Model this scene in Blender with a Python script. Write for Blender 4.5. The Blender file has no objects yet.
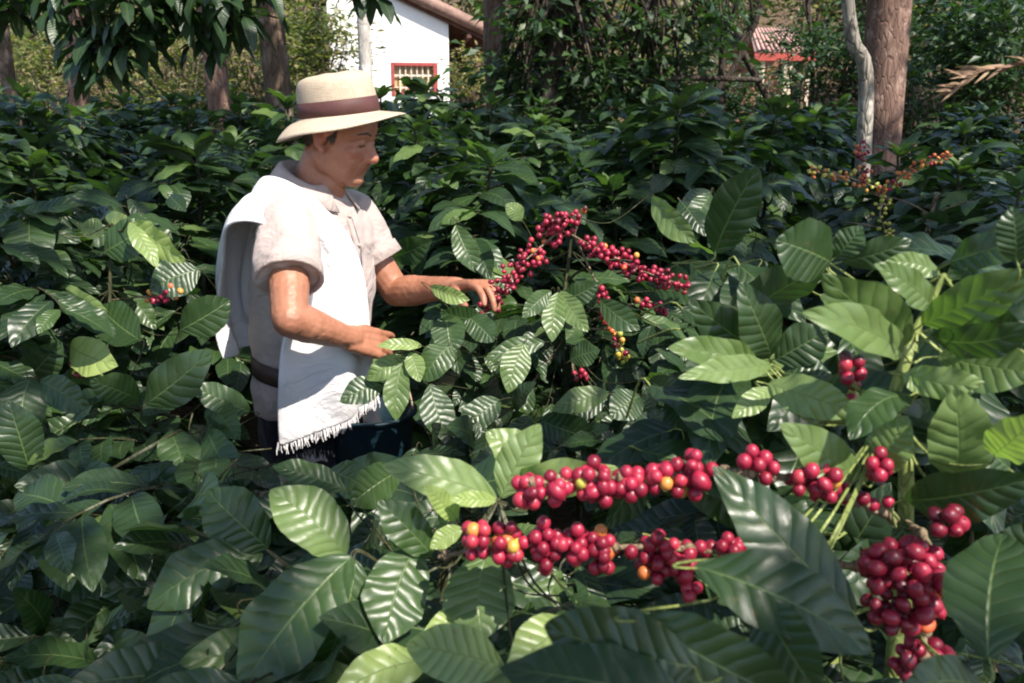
import bpy, bmesh, math, random
import numpy as np
from mathutils import Vector, Matrix, noise as mnoise

random.seed(7)
rng = np.random.default_rng(7)
scene = bpy.context.scene
COL = scene.collection
R = math.radians

# ------------------------------------------------------------------ camera
CAMZ = 1.6
PITCH = R(13.9)
FPX = 853.0
cam_d = bpy.data.cameras.new("camera")
cam = bpy.data.objects.new("camera", cam_d)
COL.objects.link(cam)
cam.location = (0, 0, CAMZ)
cam.rotation_euler = (R(90) - PITCH, 0, 0)
cam_d.sensor_width = 36
cam_d.lens = FPX * 36 / 1024
cam_d.clip_start = 0.02
cam_d.clip_end = 500
cam_d.dof.use_dof = True
cam_d.dof.focus_distance = 1.9
cam_d.dof.aperture_fstop = 10
scene.camera = cam


def P(px, py, Y):
    """point of the place seen at picture position px, py, standing Y metres ahead"""
    dx = (px - 512) / FPX
    dy = (341.5 - py) / FPX
    d = Vector((dx, math.cos(PITCH) + dy * math.sin(PITCH), -math.sin(PITCH) + dy * math.cos(PITCH)))
    return Vector((0, 0, CAMZ)) + d * (Y / d.y)


def proj(p):
    v = Vector(p) - Vector((0, 0, CAMZ))
    fw = Vector((0, math.cos(PITCH), -math.sin(PITCH)))
    up = Vector((0, math.sin(PITCH), math.cos(PITCH)))
    d = v.dot(fw)
    if d < 0.01:
        return (-9999, -9999)
    return (512 + FPX * v.x / d, 341.5 - FPX * v.dot(up) / d)


def ground_z(x, y):
    s = min(max((y - 6) / 14, 0), 1.6)
    z = 1.25 * s * s * (3 - 2 * min(s, 1)) if s < 1 else 1.25 + (s - 1) * 0.9
    if y > 25: z += min(y - 25, 45) * .38 * min(1, (y - 25) / 6)
    return z


# ------------------------------------------------------------------ objects
def tag(o, label=None, cat=None, group=None, kind=None):
    if label: o['label'] = label
    if cat: o['category'] = cat
    if group: o['group'] = group
    if kind: o['kind'] = kind
    return o


def empty(name, loc=(0, 0, 0)):
    o = bpy.data.objects.new(name, None)
    o.empty_display_size = 0.1
    COL.objects.link(o)
    o.location = loc
    return o


def adopt(o, parent):
    """parent o, keeping the world coordinates its mesh was written in"""
    o.parent = parent
    m = parent_matrix(parent)
    o.matrix_parent_inverse = m.inverted()


def parent_matrix(p):
    m = Matrix.LocRotScale(p.location, p.rotation_euler, p.scale)
    if p.parent:
        return parent_matrix(p.parent) @ p.matrix_parent_inverse @ m
    return m


def link_mesh(name, me, mat=None, parent=None):
    o = bpy.data.objects.new(name, me)
    COL.objects.link(o)
    if mat is not None:
        me.materials.clear()
        me.materials.append(mat)
    if parent is not None:
        adopt(o, parent)
    return o


def np_mesh(name, V, F, uv=None, attrs=None, smooth=True):
    """mesh out of arrays: V (n,3), F (m,4) quads or (m,3)"""
    me = bpy.data.meshes.new(name)
    V = np.asarray(V, dtype=np.float32)
    F = np.asarray(F, dtype=np.int32)
    k = F.shape[1]
    me.vertices.add(len(V))
    me.vertices.foreach_set("co", V.ravel())
    me.loops.add(F.size)
    me.loops.foreach_set("vertex_index", F.ravel())
    me.polygons.add(len(F))
    me.polygons.foreach_set("loop_start", np.arange(0, F.size, k, dtype=np.int32))
    me.polygons.foreach_set("loop_total", np.full(len(F), k, dtype=np.int32))
    me.polygons.foreach_set("use_smooth", np.full(len(F), smooth, dtype=bool))
    if uv is not None:
        l = me.uv_layers.new(name="UVMap")
        l.data.foreach_set("uv", np.asarray(uv, dtype=np.float32)[F.ravel()].ravel())
    for an, av in (attrs or {}).items():
        a = me.attributes.new(an, 'FLOAT', 'POINT')
        a.data.foreach_set("value", np.asarray(av, dtype=np.float32))
    me.update(calc_edges=True)
    me.validate()
    return me


class Geo:
    """collects quads; build() links them as one mesh object"""
    def __init__(self):
        self.V = []; self.F = []; self.n = 0

    def add(self, V, F):
        V = np.asarray(V, dtype=float).reshape(-1, 3)
        F = np.asarray(F, dtype=int)
        self.V.append(V); self.F.append(F + self.n); self.n += len(V)
        return self

    def tube(self, pts, rad, n=8, jit=0.0, cap=True, squash=None):
        pts = [Vector(p) for p in pts]
        m = len(pts)
        if not hasattr(rad, '__len__'): rad = [rad] * m
        pts2 = list(pts); rad2 = list(rad)
        if cap:
            d0 = (pts[0] - pts[1]).normalized(); d1 = (pts[-1] - pts[-2]).normalized()
            a = []; ar = []
            for t in (0.98, 0.8, 0.45):
                a.append(pts[0] + d0 * rad[0] * t); ar.append(rad[0] * math.sqrt(1 - t * t))
            b = []; br = []
            for t in (0.45, 0.8, 0.98):
                b.append(pts[-1] + d1 * rad[-1] * t); br.append(rad[-1] * math.sqrt(1 - t * t))
            pts2 = a + pts2 + b; rad2 = ar + rad2 + br
        N = len(pts2)
        ref = None
        rings = []
        for i in range(N):
            t = (pts2[min(i + 1, N - 1)] - pts2[max(i - 1, 0)])
            if t.length < 1e-9: t = Vector((0, 0, 1))
            t.normalize()
            if ref is None:
                ref = Vector((0, 0, 1)) if abs(t.z) < 0.9 else Vector((0, -1, 0))
            x = (ref - t * ref.dot(t))
            if x.length < 1e-5: x = t.orthogonal()
            x.normalize(); ref = x
            y = t.cross(x)
            for k in range(n):
                a = 2 * math.pi * k / n
                rr = rad2[i] * (1 + (random.uniform(-jit, jit) if jit else 0))
                ca, sa = math.cos(a), math.sin(a)
                v = x * ca + y * sa
                if squash is not None:
                    ax, s = squash
                    v = v - ax * v.dot(ax) * (1 - s)
                rings.append(pts2[i] + v * rr)
        F = []
        for i in range(N - 1):
            for k in range(n):
                F.append((i * n + k, i * n + (k + 1) % n, (i + 1) * n + (k + 1) % n, (i + 1) * n + k))
        V = [tuple(v) for v in rings]
        if cap:
            c0 = len(V); V.append(tuple(pts2[0])); c1 = len(V); V.append(tuple(pts2[-1]))
            for k in range(0, n, 2):
                F.append((c0, (k + 2) % n, (k + 1) % n, k))
                b = (N - 1) * n
                F.append((c1, b + k, b + (k + 1) % n, b + (k + 2) % n))
        return self.add(V, F)

    def ellipsoid(self, c, rad, M=None, n=14, m=10):
        V = []; F = []
        M = M or Matrix.Identity(3)
        for i in range(m + 1):
            th = math.pi * min(max(i / m, 0.01), 0.99)
            for k in range(n):
                ph = 2 * math.pi * k / n
                p = Vector((rad[0] * math.sin(th) * math.cos(ph), rad[1] * math.sin(th) * math.sin(ph), rad[2] * math.cos(th)))
                V.append(tuple(Vector(c) + M @ p))
        for i in range(m):
            for k in range(n):
                F.append((i * n + k, (i + 1) * n + k, (i + 1) * n + (k + 1) % n, i * n + (k + 1) % n))
        a = len(V); V.append(tuple(Vector(c) + M @ Vector((0, 0, rad[2])))); V.append(tuple(Vector(c) - M @ Vector((0, 0, rad[2]))))
        for k in range(0, n, 2):
            F.append((a, k, (k + 1) % n, (k + 2) % n))
            F.append((a + 1, m * n + (k + 2) % n, m * n + (k + 1) % n, m * n + k))
        return self.add(V, F)

    def loft(self, rings, cap=True):
        """rings: list of equally long point lists"""
        n = len(rings[0]); V = []; F = []
        for r in rings: V += [tuple(p) for p in r]
        for i in range(len(rings) - 1):
            for k in range(n):
                F.append((i * n + k, i * n + (k + 1) % n, (i + 1) * n + (k + 1) % n, (i + 1) * n + k))
        if cap:
            for i0, fl in ((0, True), ((len(rings) - 1) * n, False)):
                c = np.mean([V[i0 + k] for k in range(n)], axis=0)
                ci = len(V); V.append(tuple(c))
                for k in range(0, n, 2):
                    q = (ci, i0 + k, i0 + (k + 1) % n, i0 + (k + 2) % n)
                    F.append(q[::-1] if fl else q)
        return self.add(V, F)

    def box(self, c, s, M=None):
        M = M or Matrix.Identity(3)
        V = [tuple(Vector(c) + M @ Vector((sx * s[0] / 2, sy * s[1] / 2, sz * s[2] / 2))) for sx in (-1, 1) for sy in (-1, 1) for sz in (-1, 1)]
        F = [(0, 1, 3, 2), (4, 6, 7, 5), (0, 4, 5, 1), (2, 3, 7, 6), (0, 2, 6, 4), (1, 5, 7, 3)]
        return self.add(V, F)

    def mesh(self, name, smooth=True):
        return np_mesh(name, np.concatenate(self.V), np.concatenate(self.F), smooth=smooth)

    def build(self, name, mat, parent=None, smooth=True):
        return link_mesh(name, self.mesh(name, smooth), mat, parent)


def remeshed(geo, name, voxel, smooth_it=6, mat=None, parent=None, fn=None):
    """grow one continuous skin over the collected shapes"""
    me = geo.mesh(name)
    o = bpy.data.objects.new(name, me)
    COL.objects.link(o)
    m = o.modifiers.new("r", 'REMESH'); m.mode = 'VOXEL'; m.voxel_size = voxel; m.use_smooth_shade = True
    s = o.modifiers.new("s", 'SMOOTH'); s.iterations = smooth_it; s.factor = 0.5
    dg = bpy.context.evaluated_depsgraph_get()
    me2 = bpy.data.meshes.new_from_object(o.evaluated_get(dg))
    me2.name = name
    bpy.data.objects.remove(o)
    bpy.data.meshes.remove(me)
    me2.polygons.foreach_set("use_smooth", np.ones(len(me2.polygons), dtype=bool))
    if fn:
        me2.update()
        nn = len(me2.vertices)
        co = np.empty(nn * 3, dtype=np.float32); no = np.empty(nn * 3, dtype=np.float32)
        me2.vertices.foreach_get("co", co); me2.vertex_normals.foreach_get("vector", no)
        co = co.reshape(-1, 3); no = no.reshape(-1, 3)
        res = np.array([fn(Vector(a), Vector(b))[:] for a, b in zip(co, no)], dtype=np.float32)
        me2.vertices.foreach_set("co", res.ravel())
        me2.update()
    return link_mesh(name, me2, mat, parent)


def catmull(pts, n):
    pts = [Vector(p) for p in pts]
    out = []
    for i in range(len(pts) - 1):
        p0 = pts[max(i - 1, 0)]; p1 = pts[i]; p2 = pts[i + 1]; p3 = pts[min(i + 2, len(pts) - 1)]
        for k in range(n):
            t = k / n
            out.append(0.5 * ((2 * p1) + (p2 - p0) * t + (2 * p0 - 5 * p1 + 4 * p2 - p3) * t * t + (3 * p1 - p0 - 3 * p2 + p3) * t ** 3))
    out.append(pts[-1])
    return out


# ------------------------------------------------------------------ materials
def new_mat(name):
    m = bpy.data.materials.new(name)
    m.use_nodes = True
    nt = m.node_tree
    nt.nodes.clear()
    out = nt.nodes.new('ShaderNodeOutputMaterial')
    return m, nt, out


class NT:
    def __init__(self, nt): self.nt = nt

    def n(self, t, **kw):
        x = self.nt.nodes.new(t)
        for k, v in kw.items(): setattr(x, k, v)
        return x

    def l(self, a, b): self.nt.links.new(a, b)

    def math(self, op, a, b=None, c=None, clamp=False):
        x = self.n('ShaderNodeMath', operation=op); x.use_clamp = clamp
        for i, v in enumerate((a, b, c)):
            if v is None: continue
            if isinstance(v, (int, float)): x.inputs[i].default_value = v
            else: self.l(v, x.inputs[i])
        return x.outputs[0]

    def mix(self, f, a, b, blend='MIX'):
        x = self.n('ShaderNodeMix', data_type='RGBA', blend_type=blend)
        for s, v in ((x.inputs[0], f), (x.inputs[6], a), (x.inputs[7], b)):
            if isinstance(v, (int, float)): s.default_value = v
            elif isinstance(v, tuple): s.default_value = (*v, 1)
            else: self.l(v, s)
        return x.outputs[2]

    def ramp(self, f, stops):
        x = self.n('ShaderNodeValToRGB')
        e = x.color_ramp.elements
        while len(e) < len(stops): e.new(0.5)
        for el, (p, c) in zip(e, stops):
            el.position = p; el.color = (*c, 1)
        self.l(f, x.inputs[0])
        return x.outputs[0]

    def noise(self, scale, detail=3, rough=0.5, vec=None, dist=0):
        x = self.n('ShaderNodeTexNoise')
        x.inputs['Scale'].default_value = scale; x.inputs['Detail'].default_value = detail
        x.inputs['Roughness'].default_value = rough; x.inputs['Distortion'].default_value = dist
        if vec is not None: self.l(vec, x.inputs['Vector'])
        return x.outputs['Fac']

    def smooth(self, v, a, b):
        x = self.n('ShaderNodeMapRange', interpolation_type='SMOOTHSTEP')
        self.l(v, x.inputs[0]); x.inputs[1].default_value = a; x.inputs[2].default_value = b
        return x.outputs[0]

    def bump(self, h, strength, dist):
        x = self.n('ShaderNodeBump'); x.inputs['Strength'].default_value = strength
        x.inputs['Distance'].default_value = dist
        self.l(h, x.inputs['Height'])
        return x.outputs[0]

    def principled(self, color, rough, spec=0.5, normal=None):
        x = self.n('ShaderNodeBsdfPrincipled')
        for s, v in (('Base Color', color), ('Roughness', rough), ('Specular IOR Level', spec)):
            if isinstance(v, tuple): x.inputs[s].default_value = (*v, 1)
            elif isinstance(v, (int, float)): x.inputs[s].default_value = v
            else: self.l(v, x.inputs[s])
        if normal is not None: self.l(normal, x.inputs['Normal'])
        return x


def leaf_material(name, stops, veins=8.5, rough=0.36, trans=0.3, bump=1.0, spec=0.45):
    m, nt, out = new_mat(name)
    T = NT(nt)
    uv = T.n('ShaderNodeUVMap')
    sp = T.n('ShaderNodeSeparateXYZ'); T.l(uv.outputs[0], sp.inputs[0])
    a = T.math('ABSOLUTE', T.math('MULTIPLY_ADD', sp.outputs[0], 2.0, -1.0))
    y = sp.outputs[1]
    geo = T.n('ShaderNodeNewGeometry')
    lrnd = T.n('ShaderNodeAttribute', attribute_name='rnd')
    wob = T.noise(34, 2, 0.5, geo.outputs['Position'])
    ph = T.math('SUBTRACT', T.math('MULTIPLY', y, T.math('MULTIPLY_ADD', lrnd.outputs['Fac'], 3.0, veins - 1.5)), T.math('MULTIPLY', a, 1.25))
    ph = T.math('ADD', ph, T.math('ADD', T.math('MULTIPLY', wob, 0.7), T.math('MULTIPLY', T.math('GREATER_THAN', sp.outputs[0], .5), 0.4)))
    s = T.math('MULTIPLY', T.math('ABSOLUTE', T.math('SUBTRACT', T.math('FRACT', T.math('ADD', ph, 10.0)), 0.5)), 2.0)
    vein = T.math('MULTIPLY', T.smooth(s, 0.80, 1.0), T.math('SUBTRACT', 1.0, T.math('MULTIPLY', a, 0.55)))
    mid = T.smooth(T.math('ADD', a, T.math('MULTIPLY', y, 0.03)), 0.062, 0.022)
    tint = T.n('ShaderNodeAttribute', attribute_name='tint')
    oi = T.n('ShaderNodeObjectInfo')
    nz = T.noise(22, 4, 0.6, geo.outputs['Position'])
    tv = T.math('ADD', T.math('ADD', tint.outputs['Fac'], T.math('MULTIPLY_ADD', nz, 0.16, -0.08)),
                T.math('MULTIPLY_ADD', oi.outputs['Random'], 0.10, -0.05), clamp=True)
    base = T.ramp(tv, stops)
    nz2 = T.noise(90, 2, 0.6, geo.outputs['Position'])
    spots = T.math('MAXIMUM', T.smooth(nz2, 0.68, 0.74), T.smooth(T.noise(48, 3, .7, geo.outputs['Position']), .715, .74))
    pale = T.mix(0.55, base, (0.16, 0.20, 0.07))
    c = T.mix(T.math('MULTIPLY', vein, 0.22), base, pale)
    c = T.mix(T.math('MULTIPLY', mid, 0.7), c, (0.13, 0.19, 0.06))
    c = T.mix(T.math('MULTIPLY', spots, 0.45), c, (0.12, 0.09, 0.035))
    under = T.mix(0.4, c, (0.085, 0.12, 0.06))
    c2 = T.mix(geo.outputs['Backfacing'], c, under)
    h = T.math('SUBTRACT', 1.0, T.math('POWER', s, 2.5))
    h = T.math('MULTIPLY', h, T.math('SUBTRACT', 1.0, T.math('MULTIPLY', mid, 0.8)))
    h = T.math('ADD', h, T.math('MULTIPLY', nz2, 0.18))
    nrm = T.bump(T.math('ADD', h, T.math('MULTIPLY', wob, 1.2)), 0.34 * bump, 0.004)
    rg = T.math('ADD', T.math('MULTIPLY_ADD', T.noise(40, 3, 0.6, geo.outputs['Position']), 0.28, rough - 0.14),
                T.math('MULTIPLY', geo.outputs['Backfacing'], 0.25))
    pb = T.principled(c2, rg, spec, nrm)
    tr = T.n('ShaderNodeBsdfTranslucent')
    tc = T.mix(1.0, c, (1.35, 1.75, 0.6), 'MULTIPLY')
    T.l(tc, tr.inputs['Color']); T.l(nrm, tr.inputs['Normal'])
    mx = T.n('ShaderNodeMixShader'); mx.inputs[0].default_value = trans
    T.l(pb.outputs[0], mx.inputs[1]); T.l(tr.outputs[0], mx.inputs[2])
    T.l(mx.outputs[0], out.inputs['Surface'])
    return m


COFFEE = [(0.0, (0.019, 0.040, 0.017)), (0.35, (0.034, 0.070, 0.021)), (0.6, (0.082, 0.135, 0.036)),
          (0.8, (0.17, 0.24, 0.085)), (1.0, (0.28, 0.36, 0.11))]  # pale stops serve young leaves and sunlight put into the leaf colour
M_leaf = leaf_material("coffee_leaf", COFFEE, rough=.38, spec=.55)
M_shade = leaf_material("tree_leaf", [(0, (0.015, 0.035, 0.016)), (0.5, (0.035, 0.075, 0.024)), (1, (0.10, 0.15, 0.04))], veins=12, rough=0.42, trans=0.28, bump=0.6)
M_sunny = leaf_material("thicket_leaf", [(0, (0.06, 0.085, 0.032)), (0.45, (0.15, 0.17, 0.055)), (0.75, (0.24, 0.21, 0.09)), (1, (0.34, 0.25, 0.16))], veins=4, rough=0.5, trans=0.4, bump=0.3)  # stops brightened, so part of the sunlit look is in the colour
M_dry = leaf_material("dry_frond", [(0, (0.16, 0.08, 0.05)), (1, (0.32, 0.2, 0.12))], veins=3, rough=0.7, trans=0.15, bump=0.3)


def bark_material(name, c1, c2, c3, scale=9, bump=0.8):
    m, nt, out = new_mat(name); T = NT(nt)
    tc = T.n('ShaderNodeTexCoord')
    mp = T.n('ShaderNodeMapping'); mp.inputs['Scale'].default_value = (1, 1, 0.28)
    T.l(tc.outputs['Object'], mp.inputs['Vector'])
    a = T.noise(scale, 6, 0.65, mp.outputs[0], 0.4)
    b = T.noise(scale * 0.35, 4, 0.6, tc.outputs['Object'])
    v = T.n('ShaderNodeTexVoronoi', feature='DISTANCE_TO_EDGE'); v.inputs['Scale'].default_value = scale * 1.6
    T.l(mp.outputs[0], v.inputs['Vector'])
    c = T.ramp(a, [(0.25, c1), (0.55, c2), (0.8, c3)])
    c = T.mix(T.smooth(b, 0.52, 0.66), c, tuple(min(1, x * 1.5 + 0.05) for x in c2))
    c = T.mix(T.math('MULTIPLY', T.smooth(v.outputs[0], 0.08, 0.0), 0.5), c, tuple(x * 0.5 for x in c1))
    h = T.math('ADD', a, T.math('MULTIPLY', T.smooth(v.outputs[0], 0.0, 0.12), 0.5))
    p = T.principled(c, 0.85, 0.2, T.bump(h, bump, 0.02))
    T.l(p.outputs[0], out.inputs['Surface'])
    return m


M_bark_red = bark_material("reddish_bark", (0.07, 0.04, 0.032), (0.18, 0.11, 0.085), (0.3, 0.19, 0.15), 22, 0.5)
M_bark_grey = bark_material("grey_bark", (0.13, 0.11, 0.09), (0.29, 0.26, 0.22), (0.45, 0.42, 0.37), 14)
M_pale = bark_material("pale_bark", (0.3, 0.27, 0.25), (0.46, 0.43, 0.40), (0.6, 0.57, 0.54), 16, .4)
M_bark_dark = bark_material("dark_bark", (0.022, 0.017, 0.013), (0.055, 0.042, 0.033), (0.11, 0.085, 0.065))
M_bark_mid = bark_material("brown_bark", (0.05, 0.035, 0.026), (0.13, 0.09, 0.065), (0.24, 0.17, 0.13))
M_twig = bark_material("twig_bark", (0.09, 0.065, 0.04), (0.22, 0.16, 0.10), (0.36, 0.28, 0.19), 60, 0.5)
M_stem = bark_material('dark_green_stem', (.02, .022, .01), (.05, .05, .022), (.09, .085, .045), 40, .4)
M_green_twig = bark_material("green_shoot", (0.10, 0.13, 0.035), (0.20, 0.24, 0.07), (0.30, 0.33, 0.12), 60, 0.3)


def cherry_material(name, stops):
    m, nt, out = new_mat(name); T = NT(nt)
    oi = T.n('ShaderNodeObjectInfo')
    at = T.n('ShaderNodeAttribute', attribute_name='tint')
    tc = T.n('ShaderNodeTexCoord')
    nz = T.noise(120, 3, 0.5, tc.outputs['Object'])
    f = T.math('ADD', T.math('MULTIPLY_ADD', nz, 0.5, -0.25), T.math('ADD', T.math('MULTIPLY', oi.outputs['Random'], 0.6), at.outputs['Fac']), clamp=True)
    c = T.ramp(f, stops)
    sz = T.n('ShaderNodeSeparateXYZ'); T.l(tc.outputs['Generated'], sz.inputs[0])
    c = T.mix(T.smooth(sz.outputs[2], .972, .99), c, (.05, .02, .012))
    p = T.principled(c, T.math('MULTIPLY_ADD', nz, 0.25, 0.27), 0.5)
    p.inputs['Subsurface Weight'].default_value = 0.12
    p.inputs['Subsurface Radius'].default_value = (0.006, 0.0015, 0.001)
    p.inputs['Subsurface Scale'].default_value = 0.5
    T.l(p.outputs[0], out.inputs['Surface'])
    return m


M_red = cherry_material("ripe_cherry", [(0, (0.07, 0.005, 0.014)), (0.3, (0.20, 0.008, 0.026)), (0.7, (0.35, 0.018, 0.05)), (1, (0.46, 0.055, 0.055))])
M_orange = cherry_material("turning_cherry", [(0, (0.5, 0.07, 0.03)), (0.5, (0.55, 0.2, 0.05)), (1, (0.5, 0.36, 0.06))])
M_yellow = cherry_material("unripe_cherry", [(0, (0.5, 0.36, 0.05)), (0.6, (0.36, 0.38, 0.07)), (1, (0.2, 0.28, 0.06))])


def simple(name, c, rough=0.7, spec=0.3, nscale=None, var=0.15, bump=0.0, bscale=None, bdist=0.003, sheen=0):
    m, nt, out = new_mat(name); T = NT(nt)
    tc = T.n('ShaderNodeTexCoord')
    nz = T.noise(nscale or 12, 4, 0.6, tc.outputs['Object'])
    lo = tuple(max(0, x * (1 - var)) for x in c); hi = tuple(min(1, x * (1 + var)) for x in c)
    col = T.ramp(nz, [(0.3, lo), (0.7, hi)])
    nrm = None
    if bump:
        nrm = T.bump(T.noise(bscale or 60, 4, 0.6, tc.outputs['Object']), bump, bdist)
    p = T.principled(col, rough, spec, nrm)
    if sheen: p.inputs['Sheen Weight'].default_value = sheen
    T.l(p.outputs[0], out.inputs['Surface'])
    return m


# ------------------------------------------------------------------ leaves
def leaf_templates(nv, nu, K, droop=(0.1, 0.6), corr=True, shape='coffee', seed=1):
    g = np.random.default_rng(seed)
    out = []
    t = np.linspace(0, 1, nv)
    u = np.linspace(-1, 1, nu)
    for k in range(K):
        if shape == 'coffee':
            w = (4 * t * (1 - t)) ** 0.62 * (1 - 0.42 * np.clip((t - 0.68) / 0.32, 0, 1) ** 1.3) * (1 - 0.25 * np.clip((0.25 - t) / 0.25, 0, 1))
            w *= 1 + 0.05 * np.sin(t * 9 + g.uniform(0, 6))
        elif shape == 'lance':
            w = np.sin(np.pi * t ** 0.8) ** 0.9
        w = w / w.max(); w[0] = 0.03; w[-1] = 0.012
        dr = g.uniform(*droop) * 1.6
        ang = dr * 0.35 - dr * t
        ds = 1.0 / (nv - 1)
        yc = np.concatenate([[0], np.cumsum(np.cos(ang[:-1]) * ds)])
        zc = np.concatenate([[0], np.cumsum(np.sin(ang[:-1]) * ds)])
        # keep the tip on the axis
        th = math.atan2(zc[-1], yc[-1]); L = math.hypot(yc[-1], zc[-1])
        y2 = (yc * math.cos(th) + zc * math.sin(th)) / L
        z2 = (-yc * math.sin(th) + zc * math.cos(th)) / L
        side = 0.05 * g.normal() * np.sin(np.pi * t)
        fold = g.uniform(-0.05, 0.22)
        tw = g.normal() * 0.25
        U, TT = np.meshgrid(u, t)
        W = w[:, None]
        X = U * W
        fo = fold * np.abs(X) * 0.5 * 0.45
        ph = g.uniform(0, 6.28, 2)
        kk = g.uniform(2.0, 3.6)
        amp = g.uniform(0.01, 0.032)
        wav = amp * np.abs(U) ** 1.6 * np.where(U > 0, np.sin(6.28 * kk * TT + ph[0]), np.sin(6.28 * kk * TT + ph[1])) * np.sin(np.pi * TT) ** 0.4
        Z = z2[:, None] + fo + wav + tw * X * (TT - 0.3) * 0.2
        if corr:
            nvn = g.uniform(6.5, 9.5)
            s = np.abs(((TT * nvn - np.abs(U) * 1.25 + 10 + .35 * (U > 0) + .25 * np.sin(TT * 5 + k)) % 1) - 0.5) * 2
            camp_ = g.uniform(.0006, .0042)
            Z = Z + camp_ * (1 - s ** 1.6) * np.clip(np.abs(U) * 5, 0, 1) * (1 - np.abs(U) ** 4)
            X = X * (1 + 0.025 * (0.5 - s) * np.abs(U) ** 3)
        Y = y2[:, None] + 0 * U
        V = np.stack([X + side[:, None] * 2.2, Y, Z], -1).reshape(-1, 3)
        uv = np.stack([U * 0.5 + 0.5, TT], -1).reshape(-1, 2)
        out.append((V, uv))
    idx = np.arange(nv * nu).reshape(nv, nu)
    F = np.stack([idx[:-1, :-1], idx[:-1, 1:], idx[1:, 1:], idx[1:, :-1]], -1).reshape(-1, 4)
    return out, F


TPL = {
    'hero': leaf_templates(43, 9, 18, (0.15, 0.7), True, seed=3),
    'near': leaf_templates(22, 7, 16, (0.15, 0.8), True, seed=4),
    'mid': leaf_templates(9, 5, 10, (0.2, 0.9), False, seed=5),
    'far': leaf_templates(5, 3, 8, (0.2, 0.9), False, seed=6),
    'lance': leaf_templates(7, 3, 8, (0.2, 1.0), False, 'lance', seed=8),
    'bit': leaf_templates(3, 3, 6, (0.2, 0.9), False, 'lance', seed=9),
}


class Leaves:
    def __init__(self):
        self.b = []; self.d = []; self.n = []; self.L = []; self.W = []; self.t = []

    def add(self, b, d, n, L, W, tint):
        self.b.append(tuple(b)); self.d.append(tuple(d)); self.n.append(tuple(n))
        self.L.append(L); self.W.append(W); self.t.append(tint)

    def filter(self, fn):
        keep = [i for i in range(len(self.b)) if fn(Vector(self.b[i]), Vector(self.d[i]), self.L[i])]
        for a in ('b', 'd', 'n', 'L', 'W', 't'):
            l = getattr(self, a); setattr(self, a, [l[i] for i in keep])
        return self

    def mesh(self, name, res, seed=0):
        g = np.random.default_rng(seed + 11)
        T, F = TPL[res]
        b = np.array(self.b); d = np.array(self.d); n = np.array(self.n)
        L = np.array(self.L); W = np.array(self.W); t = np.array(self.t)
        d = d / np.linalg.norm(d, axis=1, keepdims=True)
        n = n - d * np.sum(n * d, 1, keepdims=True)
        n = n / np.maximum(np.linalg.norm(n, axis=1, keepdims=True), 1e-6)
        x = np.cross(d, n)
        k = g.integers(0, len(T), len(b))
        nvp = len(T[0][0])
        TV = np.stack([a[0] for a in T]); TU = np.stack([a[1] for a in T])
        v = TV[k]
        V = (b[:, None, :] + v[:, :, 0:1] * (W / 2)[:, None, None] * x[:, None, :] + v[:, :, 1:2] * L[:, None, None] * d[:, None, :]
             + v[:, :, 2:3] * L[:, None, None] * n[:, None, :])
        Fa = (F[None] + (np.arange(len(b)) * nvp)[:, None, None]).reshape(-1, 4)
        return np_mesh(name, V.reshape(-1, 3), Fa, TU[k].reshape(-1, 2), {'tint': np.repeat(t, nvp), 'rnd': np.repeat(g.random(len(b)), nvp)})

    def build(self, name, res, mat, parent, seed=0):
        return link_mesh(name, self.mesh(name, res, seed), mat, parent)


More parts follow.
